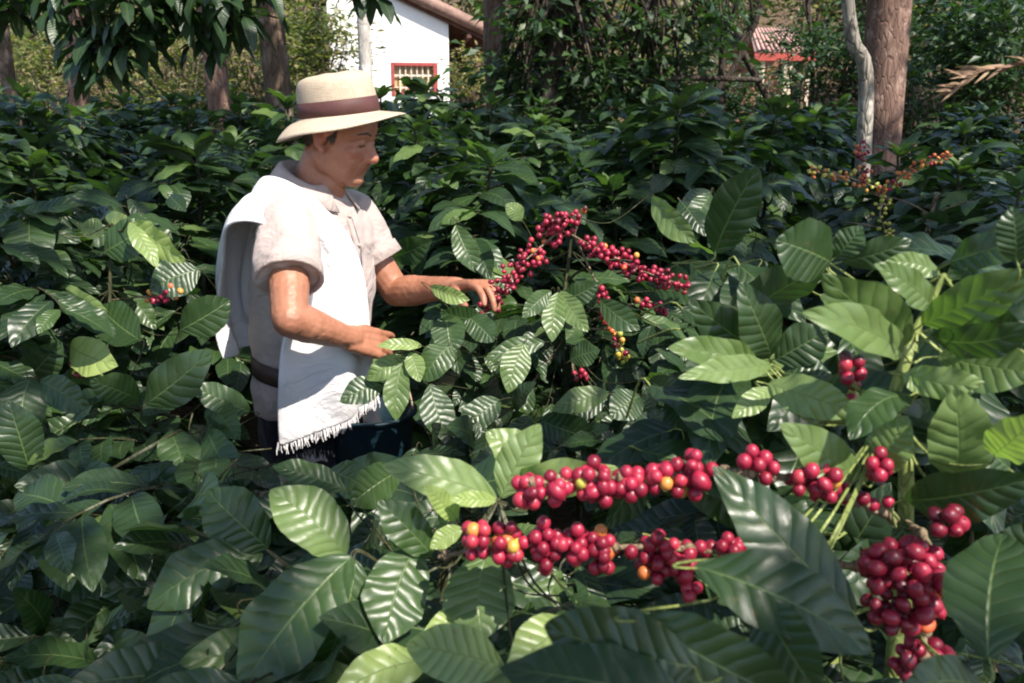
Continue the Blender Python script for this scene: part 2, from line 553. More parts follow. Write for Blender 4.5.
def coffee_bush(seed, H, Rad, leafL=0.13, gap=0.075, spacing=0.055, stems=1, tint0=0.22, start=0.12):
    """main stem, opposite branches in crossed pairs, opposite drooping leaves"""
    rd = random.Random(seed)
    lv = Leaves(); wood = Geo(); twig = Geo()
    for sidx in range(stems):
        ox, oy = (rd.uniform(-.12, .12), rd.uniform(-.12, .12)) if stems > 1 else (0, 0)
        lean = Vector((rd.uniform(-.08, .08), rd.uniform(-.08, .08), 1))
        Hs = H * rd.uniform(0.86, 1.0) if sidx else H
        base = Vector((ox, oy, 0))
        top = base + lean * Hs
        st = [base.lerp(top, t) + Vector((rd.uniform(-.01, .01), rd.uniform(-.01, .01), 0)) for t in np.linspace(0, 1, 10)]
        wood.tube(st, [0.02 * (1 - 0.8 * t) + 0.002 for t in np.linspace(0, 1, 10)], 6)
        h = Hs * start; az = rd.uniform(0, 6.28)
        while h < Hs * 0.985:
            f = h / Hs
            p0 = base.lerp(top, f)
            for side in (0, 1):
                a = az + side * math.pi + rd.uniform(-.35, .35)
                Lb = Rad * (1 - max(0, (f - 0.35) / 0.65) ** 2.0) * rd.uniform(0.75, 1.1) * (0.85 + 0.15 * min(1, f * 3)) + 0.075
                out = Vector((math.cos(a), math.sin(a), 0))
                el = rd.uniform(0.35, 0.7); drp = rd.uniform(0.6, 1.3)
                nseg = max(3, int(Lb / 0.05))
                pts = [p0]; p = p0.copy()
                for i in range(nseg):
                    e = el - drp * (i / nseg) * min(1.2, Lb / 0.45)
                    p = p + (out * math.cos(e) + Vector((0, 0, math.sin(e)))) * (Lb / nseg)
                    pts.append(p.copy())
                twig.tube(pts, [0.0045 * (1 - 0.7 * i / nseg) for i in range(nseg + 1)], 4, cap=False)
                acc = 0; s = Lb * (0.28 if f < 0.8 else 0.1)
                while s < Lb + 0.001:
                    q = s / Lb * nseg; i = min(int(q), nseg - 1)
                    pp = pts[i].lerp(pts[i + 1], q - i)
                    td = (pts[i + 1] - pts[i]).normalized()
                    sd = td.cross(Vector((0, 0, 1))).normalized()
                    endf = s / Lb
                    for sg in (-1, 1):
                        if rd.random() < 0.06: continue
                        L = leafL * rd.uniform(0.7, 1.15) * (1 - 0.35 * max(0, endf - 0.8) / 0.2)
                        d = td * rd.uniform(0.35, 0.8) + sd * sg * rd.uniform(0.7, 1.0) + Vector((0, 0, rd.uniform(-0.75, -0.05)))
                        d.normalize()
                        n = Vector((rd.uniform(-.35, .35), rd.uniform(-.35, .35), 1)) + out * 0.35
                        tn = tint0 + rd.gauss(0, 0.12) + (0.3 if endf > 0.88 and rd.random() < 0.4 else 0) + (0.3 if rd.random() < .04 else 0)
                        lv.add(pp + d * 0.008, d, n, L, L * rd.uniform(0.40, 0.5), min(1, max(0, tn)))
                    s += spacing * rd.uniform(0.85, 1.2)
            az += math.pi / 2
            h += gap * rd.uniform(0.8, 1.2) * (1 if f < .75 else .7)
        for i in range(9):   # the young tip
            a = i * 2.4 + rd.random()
            d = Vector((math.cos(a), math.sin(a), rd.uniform(0.2, 1.2)))
            L = leafL * rd.uniform(0.45, 0.95)
            lv.add(top, d, Vector((-math.cos(a), -math.sin(a), 1.0)), L, L * 0.42, rd.uniform(0.3, 0.75))
    return lv, wood, twig


# ------------------------------------------------------------------ world, sun
SUN = Vector((0.40, -0.47, 0.79)).normalized()
world = bpy.data.worlds.new("World")
scene.world = world
world.use_nodes = True
wn = world.node_tree
bg = wn.nodes['Background']
sky = wn.nodes.new('ShaderNodeTexSky')
sky.sky_type = 'NISHITA'
sky.sun_disc = False
sky.sun_elevation = math.asin(SUN.z)
sky.sun_rotation = math.atan2(SUN.x, SUN.y)
wn.links.new(sky.outputs[0], bg.inputs[0])
bg.inputs[1].default_value = 0.15
sd = bpy.data.lights.new("sun", 'SUN')
sd.energy = 5.0
sd.angle = R(0.5)
sd.color = (1.0, 0.935, 0.83)
so = bpy.data.objects.new("sun", sd)
COL.objects.link(so)
so.rotation_euler = SUN.to_track_quat('Z', 'Y').to_euler()
scene.render.engine = 'CYCLES'
scene.cycles.pixel_filter_type = 'BLACKMAN_HARRIS'
scene.cycles.filter_width = 2.0
scene.view_settings.view_transform = 'Standard'
scene.view_settings.look = 'None'
scene.view_settings.gamma = 1
scene.view_settings.exposure = 0.98

# ------------------------------------------------------------------ ground
def build_ground():
    xs = np.concatenate([np.linspace(-160, -14, 8), np.linspace(-12, 12, 61), np.linspace(14, 160, 8)])
    ys = np.concatenate([np.linspace(-60, -4, 6), np.linspace(-3, 32, 88), np.linspace(36, 260, 10)])
    V = []
    for y in ys:
        for x in xs:
            z = ground_z(x, y) + 0.035 * mnoise.noise(Vector((x * 1.3, y * 1.3, 0))) + 0.015 * mnoise.noise(Vector((x * 5, y * 5, 3)))
            V.append((x, y, z))
    n = len(xs); F = []
    for j in range(len(ys) - 1):
        for i in range(n - 1):
            F.append((j * n + i, j * n + i + 1, (j + 1) * n + i + 1, (j + 1) * n + i))
    m, nt, out = new_mat("leaf_litter_soil"); T = NT(nt)
    tc = T.n('ShaderNodeTexCoord')
    a = T.noise(2.2, 6, 0.65, tc.outputs['Object']); b = T.noise(30, 5, 0.7, tc.outputs['Object'])
    c = T.ramp(a, [(0.3, (0.045, 0.03, 0.02)), (0.5, (0.10, 0.065, 0.042)), (0.7, (0.06, 0.07, 0.03))])
    c = T.mix(T.smooth(b, 0.5, 0.68), c, (0.2, 0.13, 0.08))
    p = T.principled(c, 0.95, 0.15, T.bump(b, 0.9, 0.04))
    T.l(p.outputs[0], out.inputs['Surface'])
    g = link_mesh("ground", np_mesh("ground", V, F), m)
    tag(g, kind='structure')


build_ground()

# ------------------------------------------------------------------ coffee bushes near the camera
# leaves the photograph shows one by one: (base px,py,dist, tip px,py,dist, breadth in px, roll deg, tint, paler for young or sunlit leaves)
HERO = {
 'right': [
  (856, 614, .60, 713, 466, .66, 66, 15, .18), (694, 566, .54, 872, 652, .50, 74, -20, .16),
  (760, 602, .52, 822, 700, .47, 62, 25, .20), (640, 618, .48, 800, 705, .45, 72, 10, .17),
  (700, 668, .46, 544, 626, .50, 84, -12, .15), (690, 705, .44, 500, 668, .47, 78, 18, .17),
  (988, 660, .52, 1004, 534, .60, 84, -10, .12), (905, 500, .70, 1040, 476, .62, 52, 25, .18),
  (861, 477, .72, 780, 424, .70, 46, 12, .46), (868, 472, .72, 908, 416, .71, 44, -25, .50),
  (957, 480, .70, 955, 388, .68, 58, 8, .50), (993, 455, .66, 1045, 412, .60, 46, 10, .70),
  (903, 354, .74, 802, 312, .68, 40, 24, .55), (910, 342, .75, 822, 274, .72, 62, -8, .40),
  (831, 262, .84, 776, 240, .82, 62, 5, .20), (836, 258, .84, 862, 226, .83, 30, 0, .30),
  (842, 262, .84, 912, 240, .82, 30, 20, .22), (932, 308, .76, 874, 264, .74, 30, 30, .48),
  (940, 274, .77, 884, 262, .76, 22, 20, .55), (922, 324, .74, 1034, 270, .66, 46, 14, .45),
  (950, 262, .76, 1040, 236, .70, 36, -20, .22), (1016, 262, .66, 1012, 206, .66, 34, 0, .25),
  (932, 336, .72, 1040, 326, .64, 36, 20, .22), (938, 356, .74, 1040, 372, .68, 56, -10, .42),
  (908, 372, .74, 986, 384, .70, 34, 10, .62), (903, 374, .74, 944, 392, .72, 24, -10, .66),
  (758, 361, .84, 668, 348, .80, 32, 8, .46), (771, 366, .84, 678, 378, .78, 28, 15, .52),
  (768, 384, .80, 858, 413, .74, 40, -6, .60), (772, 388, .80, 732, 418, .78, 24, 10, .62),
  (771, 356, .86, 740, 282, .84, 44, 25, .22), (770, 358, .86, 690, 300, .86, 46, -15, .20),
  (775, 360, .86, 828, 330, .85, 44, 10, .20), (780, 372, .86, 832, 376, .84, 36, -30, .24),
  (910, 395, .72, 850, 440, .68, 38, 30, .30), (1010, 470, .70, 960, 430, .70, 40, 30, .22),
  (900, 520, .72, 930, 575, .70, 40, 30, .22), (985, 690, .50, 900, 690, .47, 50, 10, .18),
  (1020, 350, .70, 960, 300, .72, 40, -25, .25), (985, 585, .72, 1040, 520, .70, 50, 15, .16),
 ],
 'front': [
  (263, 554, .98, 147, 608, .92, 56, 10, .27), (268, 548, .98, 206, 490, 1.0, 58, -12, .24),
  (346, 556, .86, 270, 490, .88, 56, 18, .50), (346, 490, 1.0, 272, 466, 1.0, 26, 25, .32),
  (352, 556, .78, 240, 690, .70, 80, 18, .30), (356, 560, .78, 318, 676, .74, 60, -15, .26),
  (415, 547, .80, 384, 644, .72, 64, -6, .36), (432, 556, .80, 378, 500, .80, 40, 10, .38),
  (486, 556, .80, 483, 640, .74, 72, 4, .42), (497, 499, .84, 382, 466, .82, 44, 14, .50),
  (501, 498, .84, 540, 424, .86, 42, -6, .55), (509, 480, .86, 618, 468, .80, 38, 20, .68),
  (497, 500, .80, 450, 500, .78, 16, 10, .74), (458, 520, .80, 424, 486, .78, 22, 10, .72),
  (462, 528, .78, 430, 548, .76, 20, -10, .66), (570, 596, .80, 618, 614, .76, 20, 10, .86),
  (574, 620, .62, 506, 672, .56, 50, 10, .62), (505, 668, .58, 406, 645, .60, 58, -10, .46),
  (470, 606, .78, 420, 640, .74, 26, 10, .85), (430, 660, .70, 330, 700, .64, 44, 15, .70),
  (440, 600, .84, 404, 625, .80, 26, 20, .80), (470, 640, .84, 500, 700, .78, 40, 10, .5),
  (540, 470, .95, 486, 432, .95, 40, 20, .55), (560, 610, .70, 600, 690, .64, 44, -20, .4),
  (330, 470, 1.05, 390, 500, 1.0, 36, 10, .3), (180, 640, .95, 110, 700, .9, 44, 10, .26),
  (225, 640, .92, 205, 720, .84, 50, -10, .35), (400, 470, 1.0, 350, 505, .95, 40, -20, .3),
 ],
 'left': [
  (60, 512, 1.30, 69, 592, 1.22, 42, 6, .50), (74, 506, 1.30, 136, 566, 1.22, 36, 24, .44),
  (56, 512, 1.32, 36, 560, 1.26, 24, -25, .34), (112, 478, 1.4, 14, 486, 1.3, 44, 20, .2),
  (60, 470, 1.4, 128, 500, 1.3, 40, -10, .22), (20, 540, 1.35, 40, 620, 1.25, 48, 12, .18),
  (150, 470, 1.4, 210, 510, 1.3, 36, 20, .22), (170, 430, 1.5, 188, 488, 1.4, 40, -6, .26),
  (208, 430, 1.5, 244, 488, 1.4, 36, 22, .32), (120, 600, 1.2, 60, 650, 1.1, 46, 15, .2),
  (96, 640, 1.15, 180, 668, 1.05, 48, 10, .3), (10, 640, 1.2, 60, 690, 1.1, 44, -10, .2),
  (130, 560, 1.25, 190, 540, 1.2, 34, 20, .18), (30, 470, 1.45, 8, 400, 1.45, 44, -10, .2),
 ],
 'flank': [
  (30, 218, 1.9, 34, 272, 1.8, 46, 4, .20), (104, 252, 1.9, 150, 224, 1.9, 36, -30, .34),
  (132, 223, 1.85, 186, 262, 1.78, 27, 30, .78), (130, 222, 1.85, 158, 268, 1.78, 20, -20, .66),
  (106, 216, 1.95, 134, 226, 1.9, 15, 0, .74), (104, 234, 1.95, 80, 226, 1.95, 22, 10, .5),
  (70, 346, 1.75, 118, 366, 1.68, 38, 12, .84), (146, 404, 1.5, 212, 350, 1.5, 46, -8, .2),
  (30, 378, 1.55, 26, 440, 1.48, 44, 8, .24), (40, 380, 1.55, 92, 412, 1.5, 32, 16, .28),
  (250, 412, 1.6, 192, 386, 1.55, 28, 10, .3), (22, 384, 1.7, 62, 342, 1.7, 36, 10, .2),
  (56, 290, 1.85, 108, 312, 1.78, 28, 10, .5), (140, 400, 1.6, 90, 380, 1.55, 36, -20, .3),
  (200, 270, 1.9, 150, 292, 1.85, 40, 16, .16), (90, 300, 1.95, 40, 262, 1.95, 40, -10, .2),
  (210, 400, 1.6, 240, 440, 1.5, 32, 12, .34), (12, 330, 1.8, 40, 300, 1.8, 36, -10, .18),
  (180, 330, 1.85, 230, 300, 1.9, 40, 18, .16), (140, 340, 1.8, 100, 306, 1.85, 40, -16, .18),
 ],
 'centre': [
  (558, 292, 1.98, 552, 342, 1.92, 23, 4, .48), (560, 291, 1.98, 588, 332, 1.92, 23, 14, .50),
  (551, 291, 1.98, 522, 318, 1.92, 20, -10, .32), (545, 342, 1.9, 485, 360, 1.86, 22, 8, .36),
  (525, 343, 1.88, 508, 393, 1.82, 30, -6, .44), (609, 392, 1.75, 552, 411, 1.7, 26, 20, .42),
  (640, 396, 1.8, 610, 418, 1.74, 36, 10, .24), (652, 197, 2.2, 697, 244, 2.1, 25, 20, .46),
  (522, 220, 2.4, 506, 204, 2.4, 17, 0, .52), (430, 286, 1.9, 470, 300, 1.88, 16, 18, .74),
  (467, 316, 1.95, 494, 342, 1.9, 26, -10, .22), (446, 314, 1.94, 452, 356, 1.88, 34, 6, .34),
  (452, 345, 1.86, 424, 382, 1.82, 32, 14, .3), (402, 362, 1.84, 396, 421, 1.78, 26, 10, .44),
  (430, 384, 1.82, 450, 444, 1.76, 34, -14, .22), (384, 384, 1.86, 340, 402, 1.82, 28, 12, .22),
  (405, 356, 1.86, 366, 380, 1.84, 22, 14, .54), (422, 346, 1.84, 377, 346, 1.82, 12, 20, .62),
  (410, 352, 1.84, 420, 382, 1.8, 20, 4, .56), (392, 256, 2.6, 432, 240, 2.5, 28, 10, .24),
  (480, 320, 1.96, 440, 312, 1.92, 26, -20, .22), (560, 300, 2.0, 600, 282, 2.0, 24, 10, .22),
  (600, 300, 2.0, 640, 330, 1.95, 26, 10, .30), (570, 360, 1.95, 600, 350, 1.92, 26, -10, .3),
  (690, 262, 2.2, 740, 300, 2.1, 34, 10, .22), (655, 290, 2.1, 720, 292, 2.0, 30, -16, .2),
  (500, 400, 1.8, 460, 430, 1.75, 30, 10, .26), (540, 420, 1.75, 600, 440, 1.7, 36, 16, .24),
  (680, 420, 1.6, 640, 452, 1.55, 36, 12, .22), (650, 380, 1.8, 690, 400, 1.7, 30, 10, .26),
 ],
}


def hero_leaves(key, lv, twig, stem_pts, petiole_to_stem=True):
    camp = Vector((0, 0, CAMZ))
    for (bx, by, bY, tx, ty, tY, w, roll, tint) in HERO[key]:
        b = P(bx, by, bY); t = P(tx, ty, tY)
        d = (t - b); L = d.length; d.normalize()
        mid = (b + t) / 2
        view = (camp - mid); dist = view.dot(Vector((0, -math.cos(PITCH), math.sin(PITCH))))
        view.normalize()
        n = view - d * view.dot(d); n.normalize()
        n = Matrix.Rotation(R(roll), 3, d) @ n
        W = w * dist / FPX / max(0.5, math.cos(R(roll)))
        lv.add(b, d, n, L, W, min(1, max(0, (tint + .2 if tint > .38 else tint + .04) + random.gauss(0, .03))))  # higher tints lifted: young leaf colour plus sunlight put into the tint
        # petiole and its twig, running back into the bush
        near = min(stem_pts, key=lambda s: (s - b).length)
        p1 = b - d * 0.012 + Vector((0, 0, -0.004))
        far_v = near - p1
        pm = p1.lerp(near, 0.5) + Vector((0, 0.03 if far_v.length > .2 else 0.0, -0.22 * min(1, far_v.length)))
        pts = catmull([b + d * 0.004, p1, pm, near], 5)
        twig.tube(pts, [0.0007 + 0.0009 * (i / (len(pts) - 1)) for i in range(len(pts))], 5, cap=False)


def man_zone(b, d, L):
    """keeps the growth out of the man's body and of the gap he stands in"""
    for q in (b, b + d * L):
        px, py = proj(q)
        if q.y < 2.7 and -0.82 < q.x < -0.18 and q.y > 1.72: return False
        if q.y < 2.2 and 222 < px < 392 and 60 < py < 428: return False
        if q.y < 2.2 and 246 < px < 404 and 60 < py < 478: return False
        if q.y < 2.15 and 392 < px < 500 and 262 < py < 318: return False
    return True


# what must stay open in front of the fruit: (px0, py0, px1, py1, nearer than)
OPEN = [(462, 205, 585, 312, 2.16), (575, 232, 698, 296, 2.12), (592, 286, 634, 366, 2.06), (440, 445, 765, 605, .86), (740, 440, 960, 683, .80), (820, 330, 880, 420, .9), (640, 220, 1024, 470, .86), (555, 355, 640, 395, 2.0)]


def open_zone(b, d, L):
    if not man_zone(b, d, L): return False
    for q in (b, b + d * L * .5, b + d * L):
        px, py = proj(q)
        for (x0, y0, x1, y1, Y) in OPEN:
            if x0 < px < x1 and y0 < py < y1 and q.y < Y: return False
        if q.y < 0.42: return False
    return True


def low_zone(lim):
    """lim(px) -> smallest py allowed for the plain leaves of a near bush"""
    def f(b, d, L):
        if not open_zone(b, d, L): return False
        for q in (b, b + d * L):
            px, py = proj(q)
            if q.y < 0.3 or py < lim(px): return False
        return True
    return f


def transformed(lv, wood, twig, loc):
    lv.b = [tuple(Vector(b) + Vector(loc)) for b in lv.b]
    for g in (wood, twig):
        g.V = [v + np.array(loc) for v in g.V]
    return lv, wood, twig


CHERRY = {}
def cherry_mesh(mat, r, seg=(14, 10), key=''):
    k = (mat.name, key)
    if k not in CHERRY:
        g = Geo().ellipsoid((0, 0, 0), (r, r * .96, r * 1.1), n=seg[0], m=seg[1])
        g.tube([(0, 0, r * 1.06), (0, 0, r * 1.16)], [r * .16, r * .12], 6)
        me = g.mesh("cherry"); me.materials.append(mat)
        CHERRY[k] = me
    return CHERRY[k]


def pack(centre, radii, n, dmin, axis_pts=None, seed=0):
    """n touching fruits filling an ellipsoid round a twig"""
    g = random.Random(seed)
    pts = []
    tries = 0
    while len(pts) < n and tries < 4000:
        tries += 1
        v = Vector((g.gauss(0, 1), g.gauss(0, 1), g.gauss(0, 1))).normalized() * (g.random() ** 0.4)
        p = Vector(centre) + Vector((v.x * radii[0], v.y * radii[1], v.z * radii[2]))
        dm = dmin * (0.93 if tries < 1500 else 0.84 if tries < 3000 else .72)
        if all((p - q).length > dm for q in pts): pts.append(p)
    return pts


def fruit(bush, branch, spots, r, near=True):
    """spots: (point, material, away direction); the 100 largest become objects, the rest one part"""
    spots = sorted(spots, key=lambda s: s[0].y)
    used = bush.get('_n', 0)
    rest = []
    for p, m, ax in spots:
        if used < 100:
            o = bpy.data.objects.new("cherry", cherry_mesh(m, r, (14, 10) if near else (8, 6), 'n' if near else 'f'))
            COL.objects.link(o)
            o.location = p
            o.rotation_euler = (Vector(ax) + Vector((random.uniform(-.4, .4), random.uniform(-.4, .4), random.uniform(-.4, .4)))).to_track_quat('Z', 'Y').to_euler()
            s = random.uniform(.74, 1.12); o.scale = (s, s * random.uniform(.92, 1), s * random.uniform(.95, 1.15))
            adopt(o, branch)
            if m is M_orange: o['label'] = "orange cherry still turning red"
            if m is M_yellow: o['label'] = "yellow green unripe cherry"
            used += 1
        else:
            rest.append((p, m))
    bush['_n'] = used
    return rest


def fruit_mass(bush, rest, r):
    by = {}
    for p, m in rest: by.setdefault(m.name, (m, []))[1].append(p)
    g = Geo(); mats = []; idx = []
    tints = []
    for i, (k, (m, pts)) in enumerate(by.items()):
        mats.append(m)
        for p in pts:
            s = random.uniform(.88, 1.1)
            f0 = sum(len(f) for f in g.F); v0 = g.n
            g.ellipsoid(p, (r * s, r * s, r * s * 1.05), n=8, m=6)
            idx += [i] * (sum(len(f) for f in g.F) - f0); tints += [random.uniform(0, .6)] * (g.n - v0)
    if not mats: return
    me = g.mesh("cherry_mass")
    for m in mats: me.materials.append(m)
    me.polygons.foreach_set("material_index", idx)
    a = me.attributes.new('tint', 'FLOAT', 'POINT'); a.data.foreach_set("value", np.array(tints, dtype=np.float32))
    o = link_mesh("cherry_mass", me, None, bush)
    tag(o, kind='stuff')


def branch_obj(bush, pix, rad, mat, name="fruiting_branch"):
    pts = catmull([P(*p) for p in pix], 6)
    pts = [p + Vector((random.uniform(-1, 1), random.uniform(-1, 1), random.uniform(-1, 1))) * rad[0] * .25 for p in pts]
    n = len(pts)
    g = Geo().tube(pts, [rad[0] + (rad[1] - rad[0]) * i / (n - 1) for i in range(n)], 8, jit=.14)
    for i in range(2, n - 1, 3):   # swollen nodes
        g.ellipsoid(pts[i], (rad[0] * 1.35,) * 3, n=8, m=6)
    return g.build(name, mat, bush), pts


def near_bush(name_label, key, loc, H, Rad, seed, lim, stem_pix, res='near', leafL=.14, hero_res='hero', tint0=.2, spacing=.046, gap=.062, stems=1):
    bush = empty("coffee_bush", loc)
    tag(bush, name_label, "coffee bush", "coffee bushes close to the man")
    lv, wood, twig = transformed(*coffee_bush(seed, H, Rad, leafL, gap, spacing, stems, tint0), loc)
    lv.filter(low_zone(lim))
    # drop the bare twigs that would cross the open places
    kept = []
    for V, F in zip(twig.V, twig.F):
        ok = True
        for q in V:
            px, py = proj(q)
            if q[1] < 0.3 or py < lim(px) - 4 or not man_zone(Vector(q), Vector((0, 0, 0)), 0): ok = False; break
        kept.append(ok)
    t2 = Geo()
    for k, V, F in zip(kept, twig.V, twig.F):
        if k: t2.add(V, F - F.min())
    base = Vector(loc)
    stem_pts = [P(*p) for p in stem_pix]
    t3 = t2
    hl = Leaves()
    sl = Leaves()
    if key: hero_leaves(key, hl, t3, stem_pts); skin_leaves(key, sl, t3, stem_pts, seed + 7)
    # the shoots the leaves sit on
    up = catmull([base, base.lerp(stem_pts[0], .6) + Vector((.03, .02, 0)), *stem_pts], 6)
    wood.V = []; wood.F = []; wood.n = 0
    wood.tube(up, [0.009 * (1 - .8 * i / (len(up) - 1)) + .001 for i in range(len(up))], 8, jit=.06)
    wood.build("stem", M_green_twig if key == 'right' else M_stem, bush)
    t3.build("twigs", M_green_twig if key == 'right' else M_stem, bush)
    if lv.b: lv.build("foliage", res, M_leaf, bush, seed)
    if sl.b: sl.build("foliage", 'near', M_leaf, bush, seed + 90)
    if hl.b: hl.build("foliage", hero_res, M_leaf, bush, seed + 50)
    return bush


# the outer leaves of the near bushes: (px0, py0, px1, py1, number, depth(px, py), length range)
SKIN = {
 'front': [(190, 470, 470, 700, 180, lambda x, y: 1.22 - .0024 * (y - 470), (.10, .155)), (420, 560, 700, 700, 90, lambda x, y: .93 - .0016 * (y - 560), (.11, .16))],
 'left': [(-10, 430, 260, 700, 240, lambda x, y: 1.62 - .0024 * (y - 430), (.09, .145))],
 'flank': [(-10, 195, 235, 440, 200, lambda x, y: 2.25 - .0022 * (y - 195), (.11, .16))],
 'centre': [(372, 312, 700, 460, 260, lambda x, y: 2.16 - .0035 * (y - 312), (.10, .15)), (395, 215, 480, 300, 26, lambda x, y: 2.5, (.12, .16)), (660, 190, 760, 330, 34, lambda x, y: 2.35, (.13, .17))],
 'right': [(640, 250, 1040, 480, 80, lambda x, y: 1.08 - .0006 * (y - 250), (.12, .17)), (690, 560, 1040, 700, 60, lambda x, y: .86 - .0012 * (y - 560), (.11, .15))],
}


def skin_leaves(key, lv, tg, stem_pts, seed):
    rd = random.Random(seed)
    for (x0, y0, x1, y1, n, dep, lr) in SKIN.get(key, []):
        for i in range(n):
            px, py = rd.uniform(x0, x1), rd.uniform(y0, y1)
            Y = dep(px, py) * rd.uniform(.985, 1.07)
            b = P(px, py, Y)
            az = rd.gauss(-math.pi / 2, 1.15)
            d = Vector((math.cos(az) * .8, -rd.uniform(.05, .8), math.sin(az) * rd.uniform(.35, .75))).normalized()
            L = rd.uniform(*lr) * rd.choice((1, 1, 1, .7))
            nrm_ = Vector((rd.gauss(0, .4), -.45 + rd.gauss(0, .35), .8))
            W = L * rd.uniform(.40, .50)
            if not open_zone(b, d, L): continue
            t = rd.gauss(.17, .09) + (.4 if rd.random() < .08 else 0)
            lv.add(b, d, nrm_, L, W, min(.9, max(0, t)))
            p1 = b - d * .014
            p2 = b + Vector((rd.uniform(-.05, .05), rd.uniform(.06, .14), -rd.uniform(.0, .08)))
            tg.tube(catmull([b + d * .004, p1, p2], 3), [.001, .0012, .0013, .0014, .0016, .0018, .002][:7], 4, cap=False)


gz = 0.0
# right foreground bush with the long fruiting branches
bR = near_bush("sunlit coffee bush in the right foreground bearing two long branches of big red cherries", 'right',
               (0.34, 0.78, gz), 1.22, .42, 21, lambda px: 470 if px > 640 else 575,
               [(905, 530, .74), (893, 412, .745), (906, 360, .75), (916, 330, .755), (944, 276, .77)], leafL=.15, tint0=.17)
bF = near_bush("coffee bush with broad pale green leaves in front of the man's trousers", 'front',
               (-0.12, 0.98, gz), 1.1, .40, 22, lambda px: 500 if px > 330 else 500,
               [(440, 640, .86), (450, 560, .85), (470, 540, .84), (498, 500, .84)], leafL=.15, tint0=.22)
bL = near_bush("dark coffee bush filling the bottom left corner of the picture", 'left',
               (-0.62, 1.28, gz), 1.2, .5, 23, lambda px: 452,
               [(120, 600, 1.3), (100, 540, 1.32), (70, 500, 1.33), (180, 430, 1.5)], leafL=.14, hero_res='near', tint0=.16)
bA = near_bush("dark coffee bush beside the man's back at the left edge with two glowing lime leaves", 'flank',
               (-1.18, 1.86, gz), 1.48, .62, 24, lambda px: 205,
               [(100, 480, 1.85), (110, 380, 1.86), (110, 290, 1.9), (112, 224, 1.92)], leafL=.14, hero_res='near', tint0=.14)
bC = near_bush("coffee bush in the middle loaded with small red cherries that the man is picking", 'centre',
               (0.16, 2.10, gz), 1.40, .58, 25, lambda px: 255 if px > 560 else 305,
               [(570, 420, 2.1), (562, 330, 2.1), (570, 250, 2.15), (574, 216, 2.15)], leafL=.13, hero_res='near', tint0=.18)
near_bush("shaded coffee bush low between the picked bush and the right foreground bush", None,
          (0.42, 1.45, gz), 1.16, .55, 26, lambda px: 400 if px < 720 else 330, [(690, 520, 1.45), (690, 430, 1.45)], leafL=.13, tint0=.16)
near_bush("coffee bush at the right edge directly behind the sunlit foreground bush", None,
          (1.12, 1.75, gz), 1.42, .6, 27, lambda px: 225, [(960, 420, 1.75), (965, 280, 1.75)], res='mid', leafL=.14, tint0=.17)
near_bush("coffee bush growing in front of the man's knees left of his white shawl", None,
          (-0.62, 1.72, gz), 1.12, .5, 28, lambda px: 395 if px < 245 else 452, [(225, 520, 1.7), (225, 430, 1.7)], leafL=.13, tint0=.18)

# fruit of the right bush
brU, _ = branch_obj(bR, [(902, 522, .74), (868, 505, .73), (835, 492, .72), (790, 478, .715), (740, 472, .71), (690, 474, .705), (640, 478, .70), (585, 478, .70), (525, 484, .70)], (.0048, .0022), M_twig)
brL, _ = branch_obj(bR, [(906, 540, .74), (870, 566, .72), (820, 560, .715), (770, 553, .71), (710, 550, .71), (640, 547, .71), (560, 546, .71), (500, 548, .72), (440, 556, .74)], (.0042, .002), M_twig)
brD, _ = branch_obj(bR, [(900, 522, .74), (925, 540, .68), (935, 590, .66), (925, 640, .64), (920, 690, .62)], (.0042, .002), M_twig)
brT, _ = branch_obj(bR, [(893, 412, .745), (870, 400, .76), (850, 380, .78), (845, 360, .80)], (.003, .0015), M_green_twig)
UP = [(530, 492, 18, 18, 11), (558, 490, 13, 14, 6), (596, 482, 22, 26, 19), (630, 484, 18, 18, 11), (660, 478, 16, 18, 9), (688, 476, 22, 28, 18), (750, 459, 20, 12, 7), (817, 482, 28, 22, 13), (880, 462, 14, 20, 7)]
LO = [(476, 534, 15, 14, 8), (506, 543, 18, 25, 14), (545, 546, 18, 30, 16), (576, 545, 16, 22, 11), (603, 550, 20, 26, 15), (655, 556, 22, 32, 17), (682, 565, 14, 18, 7), (730, 547, 26, 13, 9), (692, 592, 12, 12, 4)]
DN = [(905, 585, 48, 54, 64), (922, 660, 36, 26, 18), (945, 520, 26, 20, 7), (1032, 590, 10, 20, 3)]
TP = [(850, 372, 14, 24, 7), (856, 400, 12, 10, 3)]


def spots_px(lst, Y, dia, seed, mats, flat=.8):
    out = []
    for i, (cx, cy, rx, ry, n) in enumerate(lst):
        c = P(cx, cy, Y); k = Y * 1.08 / FPX
        pts = pack(c, (max(.005, rx * k - dia * .3), max(.012, min(rx, ry) * k * flat), max(.005, ry * k - dia * .3)), n, dia, seed=seed + i)
        for p in pts: out.append((p, random.choices([m for m, _ in mats], [w for _, w in mats])[0], (p - c) + Vector((0, -.002, 0))))
    return out


def along(pix, n, rad_px, dia, seed, mats):
    pts = catmull([P(*p) for p in pix], 10)
    g = random.Random(seed); out = []; placed = []
    tries = 0
    while len(placed) < n and tries < 6000:
        tries += 1
        i = g.randrange(len(pts)); c = pts[i]
        rr = rad_px * c.y / FPX * (0.55 + 0.45 * math.sin(math.pi * min(1, (i + 4) / (len(pts) + 6))))
        v = Vector((g.gauss(0, 1), g.gauss(0, 1), g.gauss(0, 1))).normalized() * rr * g.uniform(.35, 1)
        p = c + v
        if all((p - q).length > dia * .86 for q in placed):
            placed.append(p)
            out.append((p, g.choices([m for m, _ in mats], [w for _, w in mats])[0], v + Vector((0, -.002, 0))))
    return out


